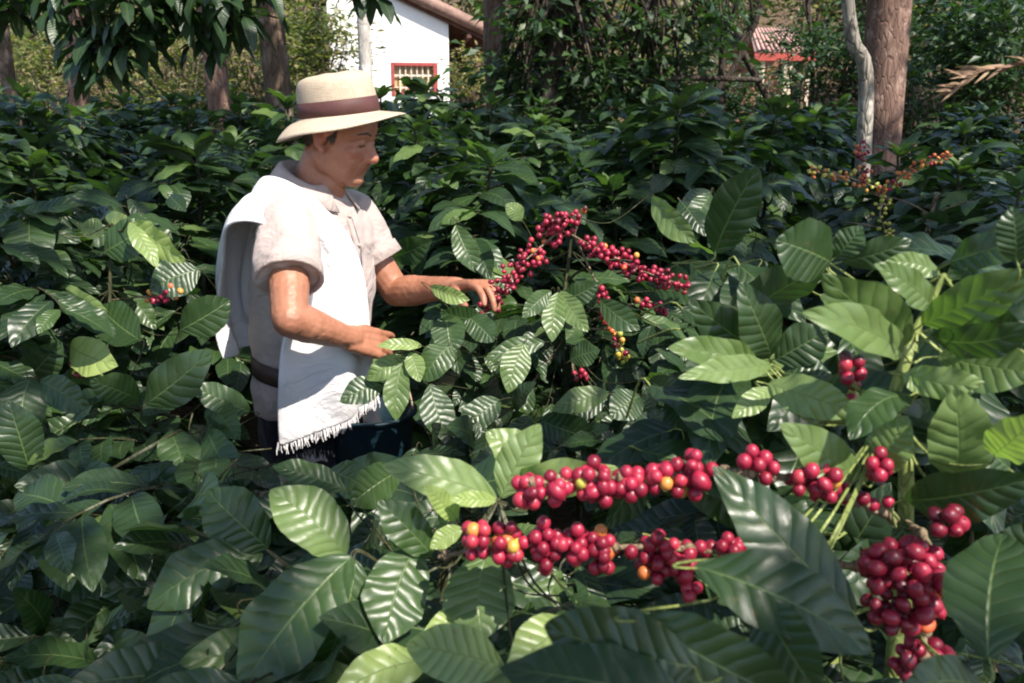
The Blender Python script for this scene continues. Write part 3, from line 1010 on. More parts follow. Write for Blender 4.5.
restR = []
for b, lst, Y, dia, sd_ in ((brD, DN, .64, .0146, 40), (brU, UP, .70, .0124, 10), (brL, LO, .71, .0124, 30), (brT, TP, .78, .015, 60)):
    restR += fruit(bR, b, spots_px(lst, Y, dia, sd_, [(M_red, 22), (M_orange, 1), (M_yellow, .2)]), dia * .5)
for pix, n in (([(518, 486, .70), (600, 480, .70), (712, 470, .705)], 22), ([(472, 550, .715), (560, 546, .71), (700, 552, .71)], 24), ([(712, 552, .71), (765, 552, .71)], 7), ([(770, 472, .71), (880, 505, .73)], 12)):
    for p_, m_, _ in along(pix, n, 13, .0122, 500 + n, [(M_red, 1)]): restR.append((p_, m_))
fruit_mass(bR, restR, .0064)
del bR['_n']


mR = [(M_red, 40), (M_orange, 1)]
mid_sets = [
    ([(578, 214, 2.12), (556, 234, 2.10), (528, 258, 2.06), (503, 282, 2.03), (486, 306, 2.02)], 105, 17, mR),
    ([(548, 224, 2.08), (562, 219, 2.06)], 26, 10, mR),
    ([(588, 244, 2.10), (612, 256, 2.06), (640, 270, 2.03), (686, 286, 2.0)], 105, 13, mR),
    ([(600, 290, 2.05), (606, 310, 2.03), (612, 326, 2.02)], 34, 9, mR),
    ([(612, 330, 2.02), (620, 345, 2.0), (622, 362, 2.0)], 18, 7, [(M_yellow, 3), (M_red, 1), (M_orange, 1)]),
    ([(640, 302, 2.1), (668, 310, 2.1)], 12, 7, mR),
    ([(574, 374, 1.98), (584, 376, 1.98)], 7, 6, mR),
    ([(518, 404, 1.95), (524, 404, 1.95)], 4, 5, mR),
]
restC = []
for i, (pix, n, rp, mats) in enumerate(mid_sets):
    g = Geo()
    root = P(574, 236, 2.15) if pix[0][1] < 300 else P(570, 330, 2.1)
    pts = catmull([root, *[P(*p) for p in pix]], 5)
    g.tube(pts, [.0032 - .0018 * j / (len(pts) - 1) for j in range(len(pts))], 6)
    br = g.build("fruiting_branch", M_twig, bC)
    sp = along(pix, n, rp, .0145, 70 + i, mats)
    k = max(2, int(n * .30))
    sp.sort(key=lambda s: s[0].y)
    bC['_n'] = max(0, 100 - k)           # every branch gets its own share of single cherries
    restC += fruit(bC, br, sp, .0073, False)
fruit_mass(bC, restC, .0073)
del bC['_n']

# ------------------------------------------------------------------ rows of coffee behind
def proto_bush(seed, H, Rad, res, leafL, spacing, gap, stems, tint0):
    lv, w, tw = coffee_bush(seed, H, Rad, leafL, gap, spacing, stems, tint0, start=.3)
    return (lv.mesh("foliage", res, seed), w.mesh("stem"), tw.mesh("twigs"), H)


PROTO_MID = [proto_bush(100 + i, 1.6, .66, 'mid', .195, .066, .082, 1 + i % 2, .16 + .05 * (i % 3)) for i in range(5)]
PROTO_FAR = [proto_bush(120 + i, 1.6, .72, 'far', .20, .074, .095, 2, .16 + .05 * (i % 3)) for i in range(4)]
for pr in PROTO_MID + PROTO_FAR:
    pr[0].materials.append(M_leaf); pr[1].materials.append(M_stem); pr[2].materials.append(M_stem)


def row_bush(pr, loc, H, rz, label, group):
    b = empty("coffee_bush", loc)
    tag(b, label, "coffee bush", group)
    s = H / pr[3]
    b.scale = (max(.85, min(1.1, s)), max(.85, min(1.1, s)), s); b.rotation_euler = (0, 0, rz)
    for me, nm in zip(pr[:3], ("foliage", "stem", "twigs")):
        o = bpy.data.objects.new(nm, me); COL.objects.link(o); o.parent = b
    return b


ROWS = [(2.55, 190), (3.25, 152), (4.0, 128), (4.9, 116), (5.9, 110), (7.0, 106), (8.3, 103), (9.8, 101), (11.4, 100), (13.2, 99)]
NEAR_LABELS = {}
ri = 0
rg2 = random.Random(5)
for ry, ytop in ROWS:
    half = .62 * ry + .7
    step = .98 if ry < 5 else 1.15 if ry < 9 else 1.4
    nx = int(2 * half / step)
    for i in range(nx + 1):
        x = -half + i * step + rg2.uniform(-.18, .18) + (.4 if ri % 2 else 0)
        y = ry + rg2.uniform(-.2, .2)
        if y < 2.8 and -1.35 < x < .75: continue
        if y < 3.7 and -0.75 < x < -.05 and y < 3.0: continue
        if abs(x - (885 - 512) / FPX * 6.2) < .35 and abs(y - 6.2) < .4: continue
        yt = ytop + rg2.uniform(-14, 16) * min(1.6, 4 / ry + .35)
        if ry > 4 and x > 0: yt += 4
        if 830 < 512 + x / y * FPX < 945 and y < 6.3: yt = max(yt, 158)
        top = P(512, yt, y).z
        gzz = ground_z(x, y) - .02
        H = max(.8, top - gzz)
        px = 512 + x / y * FPX
        side = "left of the man" if px < 270 else "behind the man" if px < 470 else "behind the picked cherry branches" if px < 720 else "right beside the two tall trunks"
        if ry < 3.5:
            lab = None
        elif ry < 7.2:
            lab = "dark glossy coffee bush in the shaded middle rows " + side
        else:
            lab = "small far row coffee bush under the trees " + side
        pr = (PROTO_MID if ry < 6.5 else PROTO_FAR)
        b = row_bush(pr[rg2.randrange(len(pr))], (x, y, gzz), H, rg2.uniform(0, 6.28), lab or "x", "coffee bushes in rows behind the man")
        if lab is None: NEAR_LABELS[b] = px
    ri += 1
NAMES = ["coffee bush cut by the left edge behind lime leaves", "coffee bush behind the lime green leaves", "coffee bush left of the man's shoulder",
         "coffee bush behind the man's hat and collar", "coffee bush behind the man's outstretched forearm", "coffee bush behind the topmost red cherry cluster",
         "coffee bush behind the right hand cherry branch", "coffee bush below the thin pale trunk", "coffee bush below the thick reddish trunk",
         "coffee bush behind the orange cherries", "coffee bush near the right edge", "coffee bush cut by the right edge"]
seq = sorted(NEAR_LABELS, key=lambda b: NEAR_LABELS[b])
for k, b in enumerate(seq):
    px = NEAR_LABELS[b]
    rowname = "farther large leaved" if b.location.y > 2.9 else "nearer large leaved"
    b['label'] = rowname + " " + NAMES[min(len(NAMES) - 1, max(0, int((px + 60) / 1150 * len(NAMES))))]

# bush with orange and yellow cherries to the right, below the trunks
tp = P(418, 88, 6.6)
row_bush(PROTO_MID[1], (tp.x, 6.6, ground_z(tp.x, 6.6) - .02), tp.z - ground_z(tp.x, 6.6), 1.0, "dark coffee bush tip rising before the red barred window", "coffee bushes in rows behind the man")
bO = empty("coffee_bush", (1.42, 3.1, 0)); tag(bO, "coffee bush under the thick trunk with rows of small orange and yellow cherries", "coffee bush", "coffee bushes close to the man")
lv, wd, tw = transformed(*coffee_bush(140, 1.38, .6, .14, .085, .06, 1, .2), (1.42, 3.1, 0))
lv.filter(lambda b, d, L: not (800 < proj(b)[0] < 950 and 135 < proj(b)[1] < 215 and b.y < 3.25) and proj(b + d * L)[1] > 165)
lv.build("foliage", 'mid', M_leaf, bO, 9); wd.build("stem", M_twig, bO); tw.build("twigs", M_twig, bO)
rest = []
for i, (pix, n, rp, mats) in enumerate([
        ([(882, 190, 3.0), (850, 178, 2.95), (812, 172, 2.9)], 46, 8, [(M_orange, 3), (M_yellow, 2)]),
        ([(862, 178, 2.98), (864, 162, 2.98), (860, 146, 2.98)], 30, 9, [(M_red, 3), (M_orange, 3)]),
        ([(884, 190, 3.0), (915, 168, 2.95), (950, 156, 2.9)], 40, 7, [(M_orange, 4), (M_yellow, 1), (M_red, 1)]),
        ([(884, 200, 3.0), (880, 215, 2.95), (888, 236, 2.9)], 22, 9, [(M_yellow, 1)])]):
    g = Geo(); pts = catmull([P(*p) for p in pix], 5)
    g.tube(pts, [.003 - .0015 * j / (len(pts) - 1) for j in range(len(pts))], 6)
    br = g.build("fruiting_branch", M_twig, bO)
    bO['_n'] = 76
    rest += fruit(bO, br, along(pix, n, rp, .0145, 200 + i, mats), .0072, False)
fruit_mass(bO, rest, .0072); del bO['_n']
# a few cherries deep in the bushes at the left
rest = []
for i, (pix, n, rp, mats) in enumerate([([(150, 296, 1.86), (170, 294, 1.86), (186, 280, 1.9)], 18, 8, [(M_red, 3), (M_orange, 1)]),
                                        ([(74, 366, 1.72), (90, 372, 1.72)], 9, 8, [(M_red, 3), (M_yellow, 1)])]):
    g = Geo(); pts = catmull([P(*p) for p in pix] , 5)
    g.tube([P(112, 300, 1.9)] + pts if i == 0 else [P(110, 380, 1.86)] + pts, .002, 5)
    br = g.build("fruiting_branch", M_twig, bA); bA['_n'] = 60
    rest += fruit(bA, br, along(pix, n, rp, .0145, 300 + i, mats), .0072, False)
del bA['_n']


# ------------------------------------------------------------------ trees
def limb_tube(g, pts, rad, n=10, jit=.08):
    g.tube(pts, rad, n, jit=jit, cap=True)


def crown_leaves(lv, centre, radii, n, leafL, ratio, seed, clumps=14, tint=(0.1, 0.6), clump_r=.3, keep=None, droop=-.5):
    g = random.Random(seed)
    cs = []
    for i in range(clumps):
        v = Vector((g.gauss(0, 1), g.gauss(0, 1), g.gauss(0, 1))).normalized() * g.random() ** .45
        cs.append((Vector(centre) + Vector((v.x * radii[0], v.y * radii[1], v.z * radii[2])), g.uniform(.6, 1.3), g.gauss(0, .08)))
    for i in range(n):
        c, s, tt = cs[g.randrange(clumps)]
        v = Vector((g.gauss(0, 1), g.gauss(0, 1), g.gauss(0, .8)))
        p = c + v * clump_r * s * .55
        if keep and not keep(p): continue
        d = Vector((v.x + g.gauss(0, .6), v.y + g.gauss(0, .6), droop + g.gauss(0, .5))).normalized()
        nn = Vector((g.gauss(0, .5), g.gauss(0, .5), 1))
        L = leafL * g.uniform(.6, 1.2)
        lv.add(p, d, nn, L, L * ratio, min(1, max(0, g.uniform(*tint) + tt)))
    return cs


def tree(name, label, foot, pts, rad, bark, crowns, leafmat, res='bit', leafL=.16, ratio=.42, tint=(.1, .6), seed=1, group=None, clump_r=.35, keep=None, cat="tree", limbs=True):
    t = empty(name, foot); tag(t, label, cat, group)
    g = Geo()
    pp = catmull(pts, 5)
    n = len(pp)
    rr = [rad[0] + (rad[1] - rad[0]) * i / (n - 1) for i in range(n)]
    rr[0] *= 1.45; rr[1] *= 1.2; rr[2] *= 1.07
    limb_tube(g, pp, rr, 12, .05)
    lv = Leaves(); tg = Geo()
    rd = random.Random(seed)
    for j, (c, r, cnt, cl) in enumerate(crowns):
        cs = crown_leaves(lv, c, r, cnt, leafL, ratio, seed * 13 + j, cl, tint, clump_r, keep)
        if limbs:
            for (q, s, _) in cs:
                a = pp[min(n - 1, max(2, int(n * rd.uniform(.55, .98))))]
                m = a.lerp(q, .5) + Vector((rd.uniform(-.2, .2), rd.uniform(-.2, .2), rd.uniform(0, .35)))
                l = catmull([a, m, q], 4)
                if keep and not all(keep(x) for x in l): continue
                tg.tube(l, [max(.008, rr[-1] * .6) * (1 - .8 * k / (len(l) - 1)) for k in range(len(l))], 5, cap=False)
    g.build("trunk", bark, t)
    if tg.V: tg.build("limbs", bark, t)
    if lv.b: lv.build("crown", res, leafmat, t, seed)
    return t


def foot(px, Y):
    x = P(px, 90, Y).x
    return Vector((x, Y, ground_z(x, Y) - .03))


# sunny places that the tree crowns are cut open for: (picture x, picture y, distance, radius in metres)
SUNNY = [(330, 200, 2.1, .42), (300, 330, 2.05, .42), (430, 285, 2.2, .32), (500, 300, 2.0, .34), (620, 255, 2.05, .36), (560, 320, 1.95, .26),
         (340, 420, 2.0, .3), (850, 330, .78, .2), (960, 330, .72, .2), (740, 380, .8, .16), (930, 430, .7, .17), (830, 440, .7, .15), (600, 490, .72, .2),
         (540, 560, .74, .18), (480, 480, .84, .18), (700, 500, .7, .16), (520, 600, .74, .08), (375, 590, .78, .09), (880, 560, .66, .06), (935, 575, .64, .05), (95, 350, 1.72, .2), (160, 240, 1.82, .24),
         (70, 545, 1.25, .12), (115, 540, 1.25, .10), (60, 290, 1.85, .1), (670, 220, 2.15, .2), (690, 350, 1.9, .12), (230, 560, .98, .1), (310, 520, .87, .12),
         (455, 160, 3.2, .25), (520, 210, 2.6, .2), (440, 240, 2.8, .25), (230, 300, 2.05, .25), (570, 60, 9, .5), (60, 130, 4.5, .3), (880, 60, 6.1, .28), (890, 100, 6.1, .2), (850, 60, 5.8, .25)]
SUNPT = [(P(a, b, c), r) for a, b, c, r in SUNNY]
SUN_C = [(P(330, 230, 2.1), .50), (P(840, 370, .75), .30), (P(570, 510, .78), .17)]


def lit(p):
    """True where a leaf may hang: the sun paths to the sunny places stay free"""
    for q, r in SUNPT + SUN_C:
        v = p - q
        if v.z > 0 and (v - SUN * v.dot(SUN)).length < r: return False
    return True


# the thick trunk with the thin pale one in front of it
f = foot(885, 6.2)
tree("shade_tree", "thick reddish brown trunk standing at the right among the coffee bushes", f,
     [f, f + Vector((.0, 0, 1.2)), f + Vector((-.02, .05, 3.2)), f + Vector((.1, .2, 5.5)), f + Vector((.1, .1, 7.0))], (.165, .12), M_bark_red,
     [((2.4, 4.6, 6.3), (2.6, 2.4, 1.0), 950, 26), ((4.6, 7.5, 6.8), (2.4, 2.6, 1.2), 900, 22)], M_shade, seed=3, leafL=.24, clump_r=.55, keep=lit)
f = foot(874, 5.75)
p2 = P(846, -20, 5.6)
tree("shade_tree", "thin pale grey trunk leaning left in front of the thick one", f,
     [f, P(866, 100, 5.72), P(853, 40, 5.65), p2, p2 + Vector((-.25, 0, 1.4)), p2 + Vector((-.3, 0, 3.0))], (.052, .03), M_bark_grey,
     [((1.6, 5.2, 6.6), (1.2, 1.2, .8), 700, 18)], M_shade, seed=4, leafL=.2, clump_r=.4, keep=lit)
for k, (fx, fy, crowns, lab) in enumerate([  # trees outside the view, added to cast dappled shade
        ((2.9), .4, [((2.4, -2.6, 5.4), (1.6, 1.3, .7), 2200, 50), ((2.0, .2, 5.6), (2.6, 2.2, .9), 1250, 34), ((4.6, 2.4, 6.0), (2.2, 2.2, .9), 900, 24)], "unseen shade tree right of the camera, added for dappled shade over the picked bush"),
        ((-2.6), -.6, [((-1.2, -.9, 5.4), (2.4, 1.9, .8), 2300, 50), ((-3.0, 2.2, 5.8), (2.0, 2.2, .9), 1800, 44)], "unseen shade tree left of the camera, added for dappled shade over the foreground bushes"),
        ((6.4), 4.2, [((6.2, 4.6, 6.0), (2.4, 2.4, .9), 2000, 44)], "unseen shade tree outside the right edge of the picture, added for dappled shade")]):
    f = Vector((fx, fy, ground_z(fx, fy) - .03))
    tree("shade_tree", lab, f, [f, f + Vector((.04, 0, 1.6)), f + Vector((-.08, .05, 3.4)), f + Vector((-.2, .1, 5.2))], (.13, .08), M_bark_red, crowns, M_shade, seed=40 + k, leafL=.24, clump_r=.5, keep=lit)
# left trunks
f = foot(215, 7.0)
tree("shade_tree", "grey pink trunk behind the hanging dark leaves at the left", f, [f, f + Vector((.03, 0, 1.5)), f + Vector((-.03, 0, 3.2)), f + Vector((-.2, 0, 6))], (.098, .08), M_bark_red,
     [((.2, 3.6, 6.0), (2.0, 1.8, .9), 650, 22), ((-1.5, 7.2, 6.2), (2.2, 2.0, 1.2), 700, 26)], M_shade, seed=6, leafL=.24, clump_r=.5, keep=lit)
f = foot(279, 9.0)
tree("shade_tree", "straight dark trunk just left of the man's hat", f, [f, f + Vector((0, 0, 1.5)), f + Vector((-.06, 0, 3.4)), f + Vector((-.1, .2, 6.5))], (.145, .12), M_bark_mid,
     [((.6, 6.0, 6.2), (2.2, 1.4, .8), 700, 24)], M_shade, seed=7, leafL=.24, clump_r=.5)
f = foot(76, 8.0)
tree("shade_tree", "short looking pinkish trunk at the left, its top hidden by hanging leaves", f, [f, f + Vector((0, 0, 1.5)), f + Vector((.1, 0, 3.0)), f + Vector((.1, .2, 5.5))], (.10, .075), M_bark_red,
     [((-3.4, 7.0, 5.8), (2.2, 2.0, 1.0), 1300, 30)], M_shade, seed=8, leafL=.24, clump_r=.5)
f = foot(8, 10)
tree("shade_tree", "slim brown trunk at the left edge of the picture", f, [f, f + Vector((.02, 0, 2)), f + Vector((0, 0, 6))], (.09, .07), M_bark_mid, [((-5.5, 10, 6), (1.5, 1.5, .8), 400, 12)], M_shade, seed=9, leafL=.24)

# leaves hanging into the top left
f = foot(-70, 4.6)
av = empty("avocado_tree", f); tag(av, "tree with long dark drooping leaves hanging into the top left of the picture", "tree")
g = Geo()
t0 = catmull([f, f + Vector((.05, 0, 1.4)), f + Vector((0, 0, 2.8)), f + Vector((.2, .1, 4.2))], 5)
g.tube(t0, [.11 - .05 * i / 15 for i in range(16)], 12, jit=.06); g.build("trunk", M_bark_mid, av)
lv = Leaves(); tg = Geo(); rd = random.Random(77)
for (px, py, Y) in [(95, 10, 4.0), (110, 30, 3.9), (80, 36, 4.1), (130, 8, 3.8), (150, 22, 4.0), (60, 8, 4.2), (100, 50, 3.95), (122, 58, 3.9), (170, 4, 3.9), (200, -4, 3.9), (195, 30, 4.1), (212, 45, 4.1), (236, 22, 4.0),
                     (248, 6, 4.2), (225, 4, 4.0), (20, -6, 4.3), (40, 0, 4.2), (182, 14, 4.0), (70, -8, 4.0), (160, -10, 4.0), (262, -12, 4.1), (10, 14, 4.4), (120, -14, 3.8), (90, 66, 4.0), (140, 40, 3.9), (360, -14, 4.4), (372, -6, 4.4)]:
    c = P(px, py, Y)
    a = P(px - 40, -120, Y + .2)
    l = catmull([t0[-3], a.lerp(t0[-3], .4) + Vector((0, 0, .3)), a, c], 6)
    tg.tube(l, [.02 * (1 - .85 * k / (len(l) - 1)) + .002 for k in range(len(l))], 5, cap=False)
    for k in range(15):
        az = k * 2.4 + rd.random()
        d = Vector((math.cos(az) * .75, math.sin(az) * .6, rd.uniform(-1.25, .15)))
        L = rd.uniform(.14, .23)
        lv.add(c + Vector((rd.uniform(-.04, .04), rd.uniform(-.04, .04), rd.uniform(-.04, .10))), d, Vector((math.cos(az) * .7, math.sin(az) * .7, 1)), L, L * .3, rd.uniform(.1, .35))
tg.build("limbs", M_bark_mid, av); lv.build("crown", 'mid', M_shade, av, 5)

# dark thicket of trees in the middle
f = foot(496, 12)
tree("forest_tree", "brown trunk with one sunlit side beside the white house", f, [f, f + Vector((0, 0, 1.5)), f + Vector((-.02, 0, 3)), f + Vector((.1, 0, 6))], (.15, .13), M_bark_mid,
     [((0, 12.5, 6.5), (1.8, 1.8, 1), 600, 18)], M_shade, seed=12, leafL=.22)
f = foot(556, 11)
tree("forest_tree", "dark vine covered tree in the middle right of the white house", f, [f, f + Vector((-.1, 0, 1.5)), f + Vector((.1, 0, 3)), f + Vector((.0, 0, 5))], (.14, .1), M_bark_dark,
     [(P(525, 80, 11.2), (.5, .5, .4), 480, 16), (P(595, 60, 11), (.85, .5, .8), 600, 22), (P(560, 15, 11), (.7, .5, .5), 240, 10)], M_shade, seed=13, leafL=.22, ratio=.4, tint=(.05, .6), clump_r=.28)
f = foot(655, 11.5)
tree("forest_tree", "dark bushy tree with hanging twigs in the middle of the far edge", f, [f, f + Vector((.1, 0, 1.5)), f + Vector((-.1, 0, 3)), f + Vector((.0, 0, 5))], (.10, .07), M_bark_dark,
     [(P(655, 55, 11.4), (.8, .5, .6), 420, 18), (P(705, 15, 11.4), (.8, .5, .5), 260, 12), (P(630, 90, 11.2), (.7, .4, .3), 320, 12)], M_shade, seed=14, leafL=.22, ratio=.4, tint=(.05, .6), clump_r=.28)
for k, (a, b, c, r, lab) in enumerate([((700, 118), (738, 60), (770, -30), .05, "thin dark trunk leaning right before the red roofed hut"),
                                       ((775, 118), (742, 50), (715, -30), .055, "thin dark trunk leaning left before the red roofed hut"),
                                       ((722, 118), (722, 60), (728, -30), .06, "thin upright dark trunk left of the red roofed hut"),
                                       ((812, 112), (812, 50), (806, -30), .035, "slender sapling right of the red roofed hut")]):
    Y = 12.5 + .3 * k
    A, B, C_ = P(*a, Y), P(*b, Y), P(*c, Y)
    ft = Vector((A.x - (B.x - A.x) * .5, Y, ground_z(A.x, Y) - .03))
    tree("forest_tree", lab, ft, [ft, A, B, C_, C_ + Vector((0, 0, 2))], (r, r * .7), M_bark_dark,
         [(C_ + Vector((0, 0, 1.6)), (1, .8, .6), 350, 12)], M_shade, seed=20 + k, leafL=.2)
gb = Geo(); gb.tube(catmull([P(630, 82, 11.2), P(690, 78, 11.2), P(760, 80, 11.3)], 5), .035, 8, jit=.1)
o = gb.build("fallen_branch", M_bark_dark); tag(o, "long dark branch lying level across the bush tops below the red roofed hut", "branch")


# thicket shrubs that close the view
def shrub(label, px, py, Y, r, n, mat, seed, leafL=.12, ratio=.35, tint=(.1, .9), group="thicket shrubs at the edge of the plantation", res='bit', droop=-.2, name="shrub"):
    c = P(px, py, Y)
    ft = Vector((c.x, Y, ground_z(c.x, Y) - .03))
    t = empty(name, ft); tag(t, label, "shrub", group)
    lv = Leaves()
    cs = crown_leaves(lv, c, r, n, leafL, ratio, seed, 26, tint, .34 * max(r[0], .6), None, droop)
    lv.build("foliage", res, mat, t, seed)
    g = Geo()
    for q, s, _ in cs[:14]:
        g.tube(catmull([ft + Vector((random.uniform(-.15, .15), 0, 0)), ft.lerp(q, .5) + Vector((random.uniform(-.2, .2), 0, .1)), q], 4), [.022 - .0018 * i for i in range(9)], 5, cap=False)
    g.build("stems", M_bark_mid, t)
    return t


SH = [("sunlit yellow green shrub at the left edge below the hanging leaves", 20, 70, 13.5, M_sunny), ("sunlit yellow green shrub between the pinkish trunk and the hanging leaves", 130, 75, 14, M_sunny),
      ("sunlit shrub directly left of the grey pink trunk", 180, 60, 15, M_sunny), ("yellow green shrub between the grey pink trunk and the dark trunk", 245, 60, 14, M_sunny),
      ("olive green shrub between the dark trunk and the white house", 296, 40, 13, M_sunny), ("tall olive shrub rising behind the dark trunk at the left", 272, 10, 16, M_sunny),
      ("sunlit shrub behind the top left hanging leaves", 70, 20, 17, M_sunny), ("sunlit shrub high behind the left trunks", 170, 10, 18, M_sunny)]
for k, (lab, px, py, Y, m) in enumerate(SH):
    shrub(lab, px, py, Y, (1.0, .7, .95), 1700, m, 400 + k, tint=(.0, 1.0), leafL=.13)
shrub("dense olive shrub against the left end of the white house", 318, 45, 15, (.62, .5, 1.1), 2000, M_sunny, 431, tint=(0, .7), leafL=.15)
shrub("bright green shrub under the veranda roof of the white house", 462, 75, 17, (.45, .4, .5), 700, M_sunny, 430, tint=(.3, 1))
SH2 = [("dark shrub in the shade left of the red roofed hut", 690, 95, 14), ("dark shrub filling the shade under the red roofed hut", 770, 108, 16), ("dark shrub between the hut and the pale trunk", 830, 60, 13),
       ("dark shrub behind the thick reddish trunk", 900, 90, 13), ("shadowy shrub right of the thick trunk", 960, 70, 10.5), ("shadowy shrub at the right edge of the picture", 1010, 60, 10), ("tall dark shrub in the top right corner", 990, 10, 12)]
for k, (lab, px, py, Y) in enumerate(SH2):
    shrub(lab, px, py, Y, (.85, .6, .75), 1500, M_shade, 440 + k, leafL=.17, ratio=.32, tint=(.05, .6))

# far wood
far_spots = [(-40, 22, 'y'), (40, 26, 'y'), (120, 24, 'g'), (205, 28, 'y'), (290, 24, 'g'), (350, 30, 'g'), (470, 28, 'y'), (525, 24, 'g'), (585, 27, 'y'), (640, 24, 'y'), (700, 27, 'g'), (745, 32, 'y'), (810, 30, 'y'), (850, 24, 'g'), (910, 26, 'y'), (965, 22, 'g'), (1020, 26, 'y'), (1080, 22, 'g')]
far_lab = {'y': "sunlit yellowish tree in the far wood behind the plantation", 'g': "deeper green tree in the far wood behind the plantation"}
for k, (px, Y, kind) in enumerate(far_spots):
    ft = foot(px, Y)
    h = ft + Vector((0, 0, 2.6))
    tree("forest_tree", far_lab[kind], ft, [ft, ft + Vector((.1, 0, 2)), ft + Vector((0, 0, 4.5))], (.14, .07), M_bark_mid,
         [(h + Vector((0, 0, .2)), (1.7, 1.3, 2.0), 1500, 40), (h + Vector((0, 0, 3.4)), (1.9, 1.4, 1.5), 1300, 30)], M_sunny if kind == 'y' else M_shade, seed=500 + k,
         leafL=.26, ratio=.45, tint=(.1, .95), group="trees of the far wood", clump_r=.6)

# dry fallen palm frond at the right
dp = empty("dry_frond", P(1000, 74, 9.0)); tag(dp, "dry reddish palm frond drooping over the bushes at the right edge", "palm frond")
lv = Leaves(); g = Geo()
rib = catmull([P(1060, 60, 9), P(1010, 66, 9), P(975, 74, 9), P(955, 92, 9)], 6)
g.tube(rib, [.02 - .0009 * i for i in range(len(rib))], 6)
for i, p in enumerate(rib):
    for s in ((-1, 1) if i % 2 else (1,)):
        lv.add(p, Vector((-1, random.uniform(-.7, .7), s * random.uniform(.1, .7) - .3)), Vector((0, -1, .4)), random.uniform(.22, .34), .028, random.random())
g.build("rib", M_dry, dp); lv.build("leaflets", 'lance', M_dry, dp)

